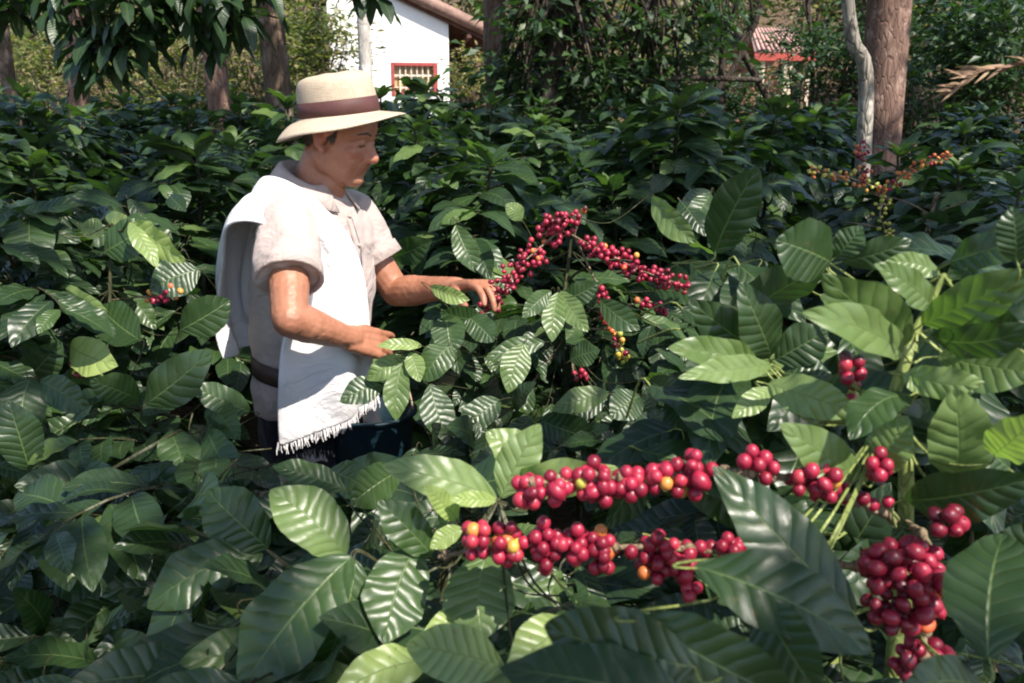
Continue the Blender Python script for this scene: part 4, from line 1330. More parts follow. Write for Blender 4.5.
# ------------------------------------------------------------------ white house
def house():
    Yc = 20.0
    cx = P(449, 60, Yc).x
    th = R(8)
    ax = Vector((math.cos(th), math.sin(th), 0)); ay = Vector((-math.sin(th), math.cos(th), 0)); az = Vector((0, 0, 1))
    z0 = ground_z(cx, Yc) - .1
    O = Vector((cx, Yc, z0))
    h = empty("white_house", O); tag(h, "white plastered house with a red barred window and a tiled roof with open rafters", "house")
    Mx = Matrix((ax, ay, az)).transposed()
    W = lambda a, b, c: O + ax * a + ay * b + az * c
    sl = .43
    zt = P(449, 21, Yc).z - z0         # wall top at the right corner
    zwin1 = P(415, 63, Yc).z - z0; zwin0 = P(415, 96, Yc).z - z0
    wx0 = -(449 - 394) * Yc / FPX; wx1 = -(449 - 437.5) * Yc / FPX
    # wall with a window opening, 0.22 m thick
    wl = -2.62
    g = Geo()
    def slab(a0, a1, c0l, c0r, c1l, c1r):
        g.loft([[W(a0, 0, c0l), W(a1, 0, c0r), W(a1, 0, c1r), W(a0, 0, c1l)], [W(a0, .22, c0l), W(a1, .22, c0r), W(a1, .22, c1r), W(a0, .22, c1l)]])
    top = lambda a: zt - a * sl
    slab(wl, wx0, 0, 0, top(wl), top(wx0)); slab(wx1, 0, 0, 0, top(wx1), top(0))
    slab(wx0, wx1, 0, 0, zwin0, zwin0); slab(wx0, wx1, zwin1, zwin1, top(wx0), top(wx1))
    g.box(W(-.11, 2.2, zt / 2), (.22, 3.9, zt), Mx); g.box(W(wl / 2, 4.2, zt / 2), (-wl, .2, zt), Mx)
    m = simple("white_plaster", (.82, .80, .77), .9, .15, 3, .05, .25, 25, .01)
    g.build("wall", m, h, smooth=False)
    red = simple("red_paint", (.33, .06, .055), .5, .4, 20, .2)
    wh = simple("cream_paint", (.75, .66, .55), .6, .3)
    w = Geo(); fw = .07
    for (a, c, sa, sc) in ((wx0 + fw / 2, (zwin0 + zwin1) / 2, fw, zwin1 - zwin0), (wx1 - fw / 2, (zwin0 + zwin1) / 2, fw * 1.3, zwin1 - zwin0),
                           ((wx0 + wx1) / 2, zwin1 - fw / 2, wx1 - wx0 - 2 * fw - .03, fw), ((wx0 + wx1) / 2, zwin0 + fw / 2, wx1 - wx0 - 2 * fw - .03, fw)):
        w.box(W(a, .03, c), (sa, .09, sc), Mx)
    win = w.build("window", red, h, smooth=False)
    b = Geo()
    for i in range(1, 7):
        a = wx0 + fw + (wx1 - wx0 - 2 * fw) * i / 7
        b.box(W(a, .05, (zwin0 + zwin1) / 2), (.022, .022, zwin1 - zwin0 - 2 * fw), Mx)
    b.box(W((wx0 + wx1) / 2, .075, zwin0 + (zwin1 - zwin0) * .62), (wx1 - wx0 - 2 * fw, .02, .035), Mx)
    b.box(W((wx0 + wx1) / 2, .075, zwin0 + (zwin1 - zwin0) * .25), (wx1 - wx0 - 2 * fw, .02, .03), Mx)
    b.build("bars", wh, win, smooth=False)
    pn = Geo().box(W((wx0 + wx1) / 2, .13, (zwin0 + zwin1) / 2), (wx1 - wx0, .012, zwin1 - zwin0), Mx)
    mp, nt, out = new_mat("streaked_pane"); T = NT(nt)  # pane coloured in brown to yellow streaks
    tc = T.n('ShaderNodeTexCoord')
    mpn = T.n('ShaderNodeMapping'); mpn.inputs['Scale'].default_value = (9, 9, 1.5); T.l(tc.outputs['Object'], mpn.inputs['Vector'])
    c = T.ramp(T.noise(1.0, 3, .6, mpn.outputs[0]), [(.35, (.16, .05, .025)), (.5, (.34, .2, .07)), (.65, (.5, .4, .2))])
    p = T.principled(c, .15, .5); T.l(p.outputs[0], out.inputs['Surface'])
    pn.build("pane", mp, win, smooth=False)
    # roof: sloping down to the right, overhanging, rafters below and barrel tiles above
    tile = simple("clay_tile", (.24, .15, .12), .85, .2, 5, .4, .5, 30, .02)
    wood = simple("dark_rafter", (.13, .065, .05), .8, .2, 9, .3)
    d0, d1 = -.14, 7.5
    a0, a1 = -2.9, .98
    rz = lambda a: zt + .10 - a * sl
    g = Geo()
    nt_ = 30
    for i in range(nt_):
        y = d0 + (d1 - d0) * i / (nt_ - 1)
        g.tube([W(a, y, rz(a) + .07) for a in np.linspace(a0, a1, 9)], .14, 8, jit=.05)
    rf = g.build("roof", tile, h)
    g = Geo()
    u = Vector((1, 0, -sl)).normalized()
    MR = Mx @ Matrix(((u.x, 0, -u.z), (0, 1, 0), (u.z, 0, u.x)))
    for i in range(16):
        y = d0 + .1 + (d1 - d0 - .2) * i / 15
        g.box(W((a0 + a1) / 2, y, rz((a0 + a1) / 2) - .10), ((a1 - a0) * math.hypot(1, sl), .07, .11), MR)
    for a in (a1 - .08, .45):
        g.box(W(a, (d0 + d1) / 2, rz(a) - .22), (.09, d1 - d0, .09), Mx)
    g.build("rafters", wood, h, smooth=False)
    for dd in (d0 + .2, d1 - .3):
        Geo().box(W(a1 - .08, dd, (rz(a1) - .27) / 2), (.07, .07, rz(a1) - .27), Mx).build("veranda_post", wh, h, smooth=False)


house()


def hut():
    Y = 22
    A = P(757, 58, Y); B = P(810, 58, Y)
    z0 = ground_z(A.x, Y) - .1
    c = (A + B) / 2
    t = empty("red_roofed_hut", (c.x, Y, z0)); tag(t, "small hut with a faded red roof, a red eave board and a cream post", "hut")
    roof = simple("faded_red_roof", (.40, .25, .215), .8, .2, 4, .35, .4, 20, .02)
    red = simple("hut_red_board", (.34, .055, .04), .5, .4)
    cream = simple("hut_cream", (.62, .5, .36), .8, .2)
    zr = A.z + .1; zt = P(785, 30, Y).z + .1
    g = Geo()
    e = .0
    x0, x1 = A.x - .1, B.x + .1
    g.loft([[(x0, Y - .1, zr), (x1, Y - .1, zr), (x1, Y - .1, zr + .06), (x0, Y - .1, zr + .06)],
            [(x0 + .25, Y + 1.4, zt), (x1 - .25, Y + 1.4, zt), (x1 - .25, Y + 1.4, zt + .06), (x0 + .25, Y + 1.4, zt + .06)],
            [(x0, Y + 2.9, zr), (x1, Y + 2.9, zr), (x1, Y + 2.9, zr + .06), (x0, Y + 2.9, zr + .06)]])
    for i in range(12):
        x = x0 + .1 + (x1 - x0 - .2) * i / 11
        xi = x0 + .3 + (x1 - x0 - .6) * i / 11
        g.tube([(x, Y - .14, zr + .08), (xi, Y + 1.4, zt + .08)], .035, 6)
    g.build("roof", roof, t)
    Geo().box((c.x, Y - .12, zr - .09), (x1 - x0, .04, .17)).build("eave_board", red, t, smooth=False)
    for dx in (-.52, .12, .6):
        Geo().box((c.x + dx, Y + .02, (z0 + zr - .18) / 2), (.2 if dx == .12 else .12, .16, zr - z0 - .18)).build("post", cream, t, smooth=False)
    Geo().box((c.x, Y + 2.4, (z0 + zr) / 2), (x1 - x0 - .3, .12, zr - z0)).build("wall", simple("hut_wall", (.25, .13, .09), .9, .1), t, smooth=False)


hut()
f = foot(367, 12.0)
tree("pale_tree", "pale grey streaked trunk standing against the white house wall", f, [f, f + Vector((0, 0, 1.5)), f + Vector((-.02, 0, 3)), f + Vector((-.05, 0, 6))], (.088, .085), M_pale,
     [((-2, 12, 6.4), (1.2, 1.2, .8), 500, 16)], M_shade, seed=15, leafL=.22)

# ------------------------------------------------------------------ the man
A_ = R(22)
MO = Vector((-.50, 2.15, 0))
MF = Vector((math.cos(A_), -math.sin(A_), 0)); MRt = Vector((-math.sin(A_), -math.cos(A_), 0)); MU = Vector((0, 0, 1))


def Mn(f, r, u): return MO + MF * f + MRt * r + MU * u


man = empty("person", (MO.x, MO.y, ground_z(MO.x, MO.y)))
tag(man, "man in a straw hat, pale shirt and white shoulder shawl picking red coffee cherries", "person")

# skin
m, nt, out = new_mat("skin"); T = NT(nt)
tc = T.n('ShaderNodeTexCoord')
a = T.noise(14, 4, .6, tc.outputs['Object']); b = T.noise(160, 4, .7, tc.outputs['Object'])
c = T.ramp(a, [(.3, (.26, .105, .06)), (.55, (.35, .15, .088)), (.75, (.41, .19, .12))])
c = T.mix(T.math('MULTIPLY', T.smooth(b, .55, .75), .3), c, (.30, .11, .07))
for an, colr, k in (("lip", (.24, .065, .055), .75), ("rosy", (.44, .12, .085), .5), ("jaw", (.24, .13, .105), .35)):
    at_ = T.n('ShaderNodeAttribute', attribute_name=an)
    fac = T.math('MULTIPLY', at_.outputs['Fac'], k)
    if an == "jaw": fac = T.math('MULTIPLY', fac, T.smooth(T.noise(900, 2, .7, tc.outputs['Object']), .42, .58))
    c = T.mix(fac, c, colr)
p = T.principled(c, .46, .45, T.bump(b, .45, .002))
p.inputs['Subsurface Weight'].default_value = .07; p.inputs['Subsurface Radius'].default_value = (.012, .004, .002); p.inputs['Subsurface Scale'].default_value = .6
T.l(p.outputs[0], out.inputs['Surface'])
M_skin = m


def cloth_mat(name, col, var=.06, weave=900, rough=.9, wr=.5):
    m, nt, out = new_mat(name); T = NT(nt)
    tc = T.n('ShaderNodeTexCoord')
    n1 = T.noise(7, 4, .55, tc.outputs['Object'], 1.2); n2 = T.noise(weave, 2, .6, tc.outputs['Object'])
    c = T.ramp(T.noise(5, 3, .6, tc.outputs['Object']), [(.3, tuple(x * (1 - var) for x in col)), (.7, tuple(min(1, x * (1 + var)) for x in col))])
    h = T.math('ADD', T.math('MULTIPLY', n1, 1.0), T.math('MULTIPLY', n2, .05))
    p = T.principled(c, rough, .15, T.bump(h, wr, .03)); p.inputs['Sheen Weight'].default_value = .15
    T.l(p.outputs[0], out.inputs['Surface'])
    return m


M_shirt = cloth_mat("pale_shirt", (.43, .345, .32), .08, 900, .9, .8)
M_shawl = cloth_mat("white_shawl", (.70, .675, .69), .02, 1200, .95, .6)
M_pants = cloth_mat("navy_trousers", (.012, .014, .022), .2, 900, .85, .5)
M_teal = cloth_mat("teal_cloth", (.0035, .011, .018), .15, 900, .85, .4)
M_belt = simple("brown_leather", (.06, .036, .03), .55, .4, 30, .25, .3, 120)
M_metal = simple("dull_brass", (.22, .15, .09), .4, .6)
M_hair = simple("greying_hair", (.055, .04, .034), .7, .3, 80, .5, .8, 300, .004)
M_eye = simple("eye", (.10, .06, .045), .2, .5)
M_boot = simple("rubber_boot", (.02, .02, .022), .45, .4)

# joints
sh_r = P(287, 221, 1.985); el_r = P(290, 319, 1.80); wr_r = P(352, 339, 1.945); 
sh_l = P(345, 212, 2.31); el_l = P(396, 292, 2.30); wr_l = P(458, 287, 2.12)
NECK = Mn(.0, 0, 1.42)
HS = .90
HEAD = P(339.5, 137, 2.13)                       # between the ears
hy, hp = R(17), R(15)                     # turned and bowed
HF = Vector((math.cos(hy) * math.cos(hp), -math.sin(hy) * math.cos(hp), -math.sin(hp)))
HR = Vector((-math.sin(hy), -math.cos(hy), 0))
HU = HR.cross(HF) * -1
if HU.z < 0: HU = -HU
HM = Matrix((HF, HR, HU)).transposed()


def H(f, r, u): return HEAD + HF * (f * HS) + HR * (r * HS) + HU * (u * HS)


def ring(c, ax1, r1, ax2, r2, n=24, p=2.3):
    out = []
    for k in range(n):
        t = 2 * math.pi * k / n
        ct, st = math.cos(t), math.sin(t)
        out.append(c + ax1 * (r1 * math.copysign(abs(ct) ** (2 / p), ct)) + ax2 * (r2 * math.copysign(abs(st) ** (2 / p), st)))
    return out


def hand(g, w, d, n, curls, thumb=(.35, .75, .35), spread=.13, size=1.0):
    """palm and five fingers: w wrist, d finger direction, n the way the palm faces"""
    d = d.normalized(); n = (n - d * n.dot(d)).normalized(); s = d.cross(n)      # s: towards the thumb
    s = s * HAND_SIDE
    S = size
    for i, lat in enumerate((.030, .0105, -.0095, -.028)):
        k = w + d * (.088 - abs(lat - .01) * .28) * S + s * lat * S
        g.tube([w + s * lat * .55 * S - d * .012, w + d * .04 * S + s * lat * .8 * S, k], [.017 * S, .0155 * S, .0115 * S], 10)
        seg = [(.044, .027, .021), (.049, .031, .022), (.045, .029, .021), (.034, .021, .018)][i]
        dd = (d + s * (lat * spread / .03)).normalized(); p = k
        pts = [k - dd * .01, k]; rr = [.0105, .0100]
        for j, L in enumerate(seg):
            dd = (Matrix.Rotation(curls[i][j], 3, s * HAND_SIDE) @ dd)
            p = p + dd * L * S; pts.append(p.copy()); rr.append((.0092, .0084, .0072)[j])
        g.tube(pts, [x * S * (.9 if i == 3 else 1) for x in rr], 10)
    b = w + d * .022 * S + s * .022 * S
    t = (d * thumb[0] + s * thumb[1] + n * thumb[2]).normalized()
    p1 = b + t * .042 * S; t2 = (t * .75 + d * .55 + n * .25).normalized(); p2 = p1 + t2 * .034 * S; p3 = p2 + (t2 + d * .3).normalized() * .026 * S
    g.tube([b, p1, p2, p3], [.0165 * S, .0130 * S, .0110 * S, .0088 * S], 10)


g = Geo()
# torso under the clothes
g.loft([ring(Mn(-.02, 0, .84), MF, .10, MRt, .155), ring(Mn(-.02, 0, .95), MF, .105, MRt, .155), ring(Mn(-.02, 0, 1.05), MF, .10, MRt, .145), ring(Mn(0, 0, 1.25), MF, .105, MRt, .16),
        ring(Mn(.0, 0, 1.36), MF, .09, MRt, .165), ring(Mn(-.01, 0, 1.42), MF, .065, MRt, .10)])
for sg, hipr, knee, ank in ((1, Mn(-.02, .085, .86), Mn(.03, .10, .47), Mn(-.03, .11, .08)), (-1, Mn(-.02, -.085, .86), Mn(.16, -.10, .48), Mn(.12, -.11, .08))):
    g.tube([hipr, hipr.lerp(knee, .5), knee, knee.lerp(ank, .35), ank], [.082, .072, .052, .05, .035], 14)
    g.tube([ank - MF * .04, ank + MF * .08 - MU * .03, ank + MF * .17 - MU * .045], [.04, .036, .028], 12)
# neck and head
g.tube([Mn(-.015, 0, 1.40), H(-.045, 0, -.085), H(-.028, 0, -.02)], [.056, .047, .047], 16)
g.tube([Mn(.03, 0, 1.40), H(.0, 0, -.095), H(.015, 0, -.06)], [.040, .040, .040], 14)
g.ellipsoid(H(-.010, 0, .040), (.098, .077, .088), HM, 24, 16)
g.ellipsoid(H(.028, 0, -.030), (.064, .063, .085), HM, 24, 16)
g.ellipsoid(H(.018, 0, -.072), (.064, .056, .042), HM, 20, 12)
g.ellipsoid(H(-.005, .04, -.055), (.04, .022, .04), HM, 16, 10); g.ellipsoid(H(-.005, -.04, -.055), (.04, .022, .04), HM, 16, 10)
g.ellipsoid(H(.062, 0, -.098), (.025, .030, .021), HM, 16, 10)                 # chin
g.ellipsoid(H(.060, 0, -.066), (.027, .036, .030), HM, 16, 10)                 # mouth mound
g.tube([H(.084, 0, .012), H(.099, 0, -.012), H(.110, 0, -.030)], [.0095, .0115, .0135], 12)      # nose
for s in (-1, 1):
    g.ellipsoid(H(.096, .013 * s, -.034), (.013, .009, .009), HM, 12, 8)
    g.tube([H(.088, .010 * s, .022), H(.084, .030 * s, .029), H(.066, .050 * s, .022)], [.009, .0095, .008], 10)   # brow
    g.tube([H(.083, .017 * s, .001), H(.0865, .031 * s, .0075), H(.075, .046 * s, .000)], [.0045, .0060, .0045], 8)   # eyelids
    g.tube([H(.082, .018 * s, -.006), H(.0835, .031 * s, -.0105), H(.074, .045 * s, -.005)], [.004, .0055, .004], 8)
    g.ellipsoid(H(.060, .043 * s, -.022), (.024, .021, .020), HM, 14, 10)      # cheek
    g.ellipsoid(H(.054, .040 * s, -.052), (.028, .020, .028), HM, 14, 10)
    # ear
    em = HM @ Matrix.Rotation(R(14), 3, 'Y')
    ec = H(-.012, .076 * s, -.008)
    g.tube([H(-.002, .078 * s, -.035), H(-.018, .083 * s, -.022), H(-.030, .087 * s, .004), H(-.022, .088 * s, .026), H(-.006, .084 * s, .026), H(.004, .078 * s, .010)], [.0075, .0065, .0065, .0065, .006, .005], 10)
    g.ellipsoid(H(-.014, .077 * s, .000), (.016, .006, .026), em, 14, 10)
g.tube([H(.076, -.026, -.058), H(.0885, -.007, -.0570), H(.0885, .007, -.0570), H(.076, .026, -.058)], .0040, 10)   # lips
g.tube([H(.076, -.024, -.066), H(.0865, 0, -.0705), H(.076, .024, -.066)], .0046, 10)
# arms
g.tube([sh_r, sh_r.lerp(el_r, .5), el_r], [.055, .046, .040], 16)
g.tube([el_r, el_r.lerp(wr_r, .25), el_r.lerp(wr_r, .6), wr_r], [.040, .042, .034, .026], 16)
g.tube([sh_l, sh_l.lerp(el_l, .5), el_l], [.055, .046, .040], 16)
g.tube([el_l, el_l.lerp(wr_l, .25), el_l.lerp(wr_l, .6), wr_l], [.040, .043, .034, .026], 16)
HAND_SIDE = 1
dr = (wr_r - el_r).normalized()
hr_d = (P(388, 346, 2.02) - wr_r).normalized()
hand(g, wr_r, hr_d, Vector((.1, .8, -.5)), [(.2, .35, .3), (.25, .4, .3), (.3, .4, .3), (.3, .45, .3)], (.7, .4, .4))
HAND_SIDE = -1
hl_d = (P(494, 281, 2.02) - wr_l).normalized()
hand(g, wr_l, hl_d, Vector((.2, -.35, -.9)), [(.35, .5, .4), (.45, .6, .4), (.5, .7, .5), (.55, .7, .5)], (.6, .5, .55))


CREASE = []
def crease(pts, depth, rad):
    for q in catmull(pts, 6): CREASE.append((q, depth, rad))
for s_ in (-1, 1):
    crease([H(.099, .016 * s_, -.030), H(.086, .030 * s_, -.045), H(.072, .036 * s_, -.064)], .0026, .0045)      # beside the nose and mouth
    crease([H(.080, .020 * s_, -.016), H(.077, .034 * s_, -.020), H(.066, .046 * s_, -.014)], .0016, .0035)      # under the eye
    crease([H(.064, .050 * s_, .002), H(.054, .057 * s_, -.004)], .0014, .003)
    crease([H(.064, .050 * s_, .000), H(.052, .058 * s_, -.014)], .0014, .003)
    crease([H(.055, .044 * s_, -.06), H(.042, .051 * s_, -.085)], .0018, .004)
    crease([H(.02, .055 * s_, -.105), H(-.02, .056 * s_, -.10), H(-.05, .05 * s_, -.09)], .002, .004)
for u_ in (.040, .050):
    crease([H(.086, -.04, u_), H(.092, 0, u_ + .003), H(.086, .04, u_)], .0012, .003)
crease([H(.078, -.027, -.0605), H(.0905, 0, -.0630), H(.078, .027, -.0605)], .0030, .0030)                        # between the lips
HEADC = H(.02, 0, -.02)


def skin_fn(co, no):
    if (co - HEADC).length < .19:
        dsp = 0
        for q, dep, rad in CREASE:
            d2 = (co - q).length_squared
            if d2 < rad * rad * 5: dsp = max(dsp, dep * math.exp(-d2 / (rad * rad)))
        co = co - no * dsp
    return co + no * (.0012 * mnoise.noise(co * 40) + .0007 * mnoise.noise(co * 110))


body = remeshed(g, "body", .003, 6, M_skin, man, skin_fn)
nn = len(body.data.vertices)
co = np.empty(nn * 3, dtype=np.float32); body.data.vertices.foreach_get("co", co); co = co.reshape(-1, 3)
hm = (co - np.array(HEAD)) @ np.array(HM) / HS
f_, r_, u_ = hm.T
lip = np.exp(-(((f_ - .086) / .012) ** 2 + (r_ / .022) ** 2 + ((u_ + .0635) / .0065) ** 2))
jaw = np.clip((-.045 - u_) / .03, 0, 1) * np.clip((f_ + .01) / .03, 0, 1) * np.clip((u_ + .14) / .03, 0, 1) * (np.abs(r_) < .09)
rosy = np.exp(-(((f_ - .10) / .02) ** 2 + (r_ / .02) ** 2 + ((u_ + .028) / .018) ** 2)) + .7 * np.exp(-(((f_ - .065) / .03) ** 2 + ((np.abs(r_) - .045) / .02) ** 2 + ((u_ + .025) / .02) ** 2)) + .8 * np.exp(-(((np.abs(r_) - .085) / .012) ** 2 + ((f_ + .012) / .03) ** 2 + (u_ / .04) ** 2))
for an, av in (("lip", lip), ("jaw", jaw), ("rosy", rosy)):
    at_ = body.data.attributes.new(an, 'FLOAT', 'POINT'); at_.data.foreach_set("value", np.clip(av, 0, 1).astype(np.float32))

for s in (-1, 1):
    Geo().ellipsoid(H(.0745, .031 * s, -.002), (.0115, .0125, .0095), HM, 14, 10).build("eye", M_eye, man)
    e = Geo()
    e.tube([H(.0865, .018 * s, -.0015), H(.0915, .031 * s, .0020), H(.0815, .046 * s, -.0035)], [.0013, .0019, .0010], 6)
    e.build('eyelashes', M_hair, man)
    e = Geo()
    e.tube([H(.0965, .014 * s, .029), H(.0940, .031 * s, .035), H(.0765, .053 * s, .027)], [.0018, .0028, .0014], 8, jit=.2)
    e.build("eyebrow", M_hair, man)

# hair: a short cap round the back and the sideburns
hg = Geo()
V = []; F = []
nth, nph = 16, 48
for i in range(nth):
    for k in range(nph):
        phx = R(74) + R(212) * k / (nph - 1)
        back = max(0, -math.cos(phx)) ** .7
        u1 = -.002 - .052 * back
        uu = .062 + (u1 - .062) * i / (nth - 1) + (random.uniform(-.004, .004) if i == nth - 1 else 0)
        prof_ = math.sqrt(max(.05, 1 - ((uu - .034) / .115) ** 2))
        V.append(tuple(H(-.012 + math.cos(phx) * .104 * prof_, math.sin(phx) * .0815 * prof_, uu)))
for i in range(nth - 1):
    for k in range(nph - 1): F.append((i * nph + k, (i + 1) * nph + k, (i + 1) * nph + k + 1, i * nph + k + 1))
hair = Geo().add(V, F)
for s in (-1, 1):
    for q in range(80):
        f0 = random.uniform(.006, .030); u0 = random.uniform(.004, .034)
        a0 = H(f0, (.0795 - .06 * (f0 + .01) ** 1) * s, u0 - .006)
        hair.tube([a0, a0 - HU * random.uniform(.008, .016) - HF * random.uniform(.001, .005)], [.0014, .0006], 4, cap=False)
hair.build("hair", M_hair, man)

# shirt
def wrinkle(co, no):
    q = co * 9; q2 = Vector((co.x * 22, co.y * 22, co.z * 9))
    return co + no * (.009 * mnoise.noise(q) + .007 * mnoise.noise(q2) + .003 * mnoise.noise(co * 45))


g = Geo()
g.loft([ring(Mn(-.015, 0, .905), MF, .135, MRt, .182), ring(Mn(-.02, 0, .96), MF, .132, MRt, .178), ring(Mn(-.02, 0, 1.02), MF, .120, MRt, .165), ring(Mn(-.02, 0, 1.10), MF, .130, MRt, .176),
        ring(Mn(-.005, 0, 1.22), MF, .130, MRt, .182), ring(Mn(.005, 0, 1.32), MF, .122, MRt, .190), ring(Mn(.005, 0, 1.385), MF, .10, MRt, .175), ring(Mn(-.003, 0, 1.44), MF, .082, MRt, .118), ring(Mn(-.004, 0, 1.475), MF, .068, MRt, .078)])
cuf_r = sh_r.lerp(el_r, .60); cuf_l = sh_l.lerp(el_l, .62)
def sleeve(g, s, e, r0, r1):
    d = (e - s).normalized()
    x = d.orthogonal().normalized(); y = d.cross(x)
    g.loft([ring(s - d * .055, x, .03, y, .03, 20, 2), ring(s - d * .03, x, r0 * .75, y, r0 * .75, 20, 2), ring(s, x, r0, y, r0, 20, 2), ring(s.lerp(e, .5), x, (r0 + r1) / 2, y, (r0 + r1) / 2, 20, 2), ring(e, x, r1, y, r1, 20, 2)])
sleeve(g, sh_r, cuf_r, .070, .072); sleeve(g, sh_l, cuf_l, .078, .072)
shirt = remeshed(g, "shirt", .006, 4, M_shirt, man, wrinkle)
def cuff(c, d, r):
    x = d.orthogonal().normalized(); y = d.cross(x)
    g = Geo()
    g.loft([ring(c - d * .030, x, r * 1.035, y, r * 1.035, 24, 2), ring(c + d * .004, x, r * 1.05, y, r * 1.05, 24, 2), ring(c + d * .006, x, r * .93, y, r * .93, 24, 2), ring(c - d * .010, x, r * .9, y, r * .9, 24, 2)], cap=False)
    return g
cuff(cuf_r, (cuf_r - sh_r).normalized(), .074).build("cuff", M_shirt, shirt)
cuff(cuf_l, (cuf_l - sh_l).normalized(), .073).build("cuff", M_shirt, shirt)
# collar: a turned-down band round the neck, open in front
g = Geo(); inner = []; topl = []; outer = []
nk = 30
cn = Mn(.004, 0, 1.482)
tiltc = Vector((0, 0, 0))
rows = [[] for _ in range(4)]
for k in range(nk):
    t = R(22) + R(316) * k / (nk - 1)
    cd = MF * math.cos(t) + MRt * math.sin(t)
    back = (1 - math.cos(t)) / 2
    base = cn + MF * (.070 * math.cos(t)) + MRt * (.074 * math.sin(t))
    up = .012 + .034 * back
    drop = .030 + .016 * (1 - back)
    rows[0].append(base - MU * .012 * (1 - back) * 3)
    rows[1].append(base + MU * (up - .035 * (1 - back)) - cd * .004)
    rows[2].append(base + MU * (up - .035 * (1 - back) - .003) + cd * .007)
    rows[3].append(base + MU * (up - .035 * (1 - back) - drop - .02 * max(0, math.cos(t) - .5)) + cd * (.028 + .016 * (1 - back)))
V = [tuple(p) for r_ in rows for p in r_]; F = []
for i in range(3):
    for k in range(nk - 1): F.append((i * nk + k, i * nk + k + 1, (i + 1) * nk + k + 1, (i + 1) * nk + k))
col = Geo().add(V, F).build("collar", M_shirt, shirt)
sm = col.modifiers.new("thick", 'SOLIDIFY'); sm.thickness = .003; sm.offset = 0
pk = Geo()
pl = [Mn(.078, 0, 1.43), Mn(.106, 0, 1.385), Mn(.126, 0, 1.32), Mn(.1275, 0, 1.25)]
pk.loft([[q + MRt * .014 + MF * .003, q + MF * .006, q - MRt * .014 + MF * .003, q - MF * .004] for q in pl]); pk.build("placket", M_shirt, shirt)
for q in (Mn(.100, 0, 1.395), Mn(.1245, 0, 1.325), Mn(.127, 0, 1.265)):
    Geo().ellipsoid(q + MF * .008, (.005, .005, .005)).build("button", M_shirt, shirt)

# belt worn over the shirt
def waist(u, k=1.0, grow=0.0): return ring(Mn(-.02, 0, u), MF, .1215 * k + grow, MRt, .1665 * k + grow, 48)
g = Geo(); TL = lambda pts: [p + MU * (-.16 * (p - MO).dot(MF) - .01) for p in pts]
g.loft([TL(waist(1.000, 1, .004)), TL(waist(1.000, 1, .010)), TL(waist(1.046, 1, .010)), TL(waist(1.046, 1, .004))], cap=False)
belt = g.build("belt", M_belt, man)
bp = Mn(.062, .158, .998)
Geo().loft([ring(bp + MRt * .0 + MF * o, MRt * .3 + MF, .02, MU, .022, 8, 5) for o in (0,)] + [ring(bp + MRt * .012, MRt * .3 + MF, .02, MU, .022, 8, 5)]).build("buckle", M_metal, belt)

# trousers
g = Geo()
g.loft([ring(Mn(-.02, 0, .98), MF, .112, MRt, .160), ring(Mn(-.02, 0, .93), MF, .120, MRt, .168), ring(Mn(-.02, 0, .85), MF, .122, MRt, .175), ring(Mn(-.015, 0, .80), MF, .11, MRt, .16)])
LEG = ((Mn(-.02, .085, .86), Mn(.03, .10, .47), Mn(-.03, .11, .12)), (Mn(-.0, -.085, .86), Mn(.17, -.10, .50), Mn(.12, -.11, .12)))
for h_, k_, a_ in LEG:
    g.tube([h_, h_.lerp(k_, .5), k_, k_.lerp(a_, .4), a_], [.100, .092, .073, .070, .062], 16)
remeshed(g, "trousers", .008, 5, M_pants, man, wrinkle)
for h_, k_, a_ in LEG:
    b0 = a_ - MU * .06
    gg = Geo(); gg.tube([a_ + MU * .10, b0, b0 - MU * .01 + MF * .01], [.066, .058, .055], 14); gg.tube([b0 - MU * .015 - MF * .03, b0 + MF * .10 - MU * .015, b0 + MF * .17 - MU * .02], [.044, .042, .036], 14, squash=(MU, .8))
    remeshed(gg, "boot", .008, 4, M_boot, man)
# dark teal picking bucket hanging before his thigh
bc = P(372, 446, 2.10)
bk = empty("bucket", bc - MU * .16); tag(bk, "dark teal picking bucket hanging at the man's waist behind the leaves", "bucket")
M_teal = simple("dark_teal_plastic", (.004, .018, .028), .55, .3, 14, .25, .15, 40)
g = Geo(); X, Yv = Vector((1, 0, 0)), Vector((0, 1, 0))
prof_b = [(-.155, .078), (-.15, .088), (-.02, .102), (.085, .110), (.10, .113)]
g.loft([ring(bc + MU * u, X, r, Yv, r, 32, 2) for u, r in prof_b] + [ring(bc + MU * .10, X, .107, Yv, .107, 32, 2), ring(bc + MU * .0, X, .097, Yv, .097, 32, 2), ring(bc - MU * .14, X, .082, Yv, .082, 32, 2)])
bb = g.build("bucket_body", M_teal, bk)
g = Geo(); rr = ring(bc + MU * .097, X, .116, Yv, .116, 32, 2); g.tube(rr + [rr[0]], .006, 6, cap=False); g.build("rim", M_teal, bk)
g = Geo(); g.tube(catmull([bc + X * -.113 + MU * .09, bc + MU * .17 - X * .08 + Yv * .05, bc + MU * .185 + Yv * .07, bc + MU * .17 + X * .08 + Yv * .05, bc + X * .113 + MU * .09], 5), .003, 6); g.build("handle", M_metal, bk)

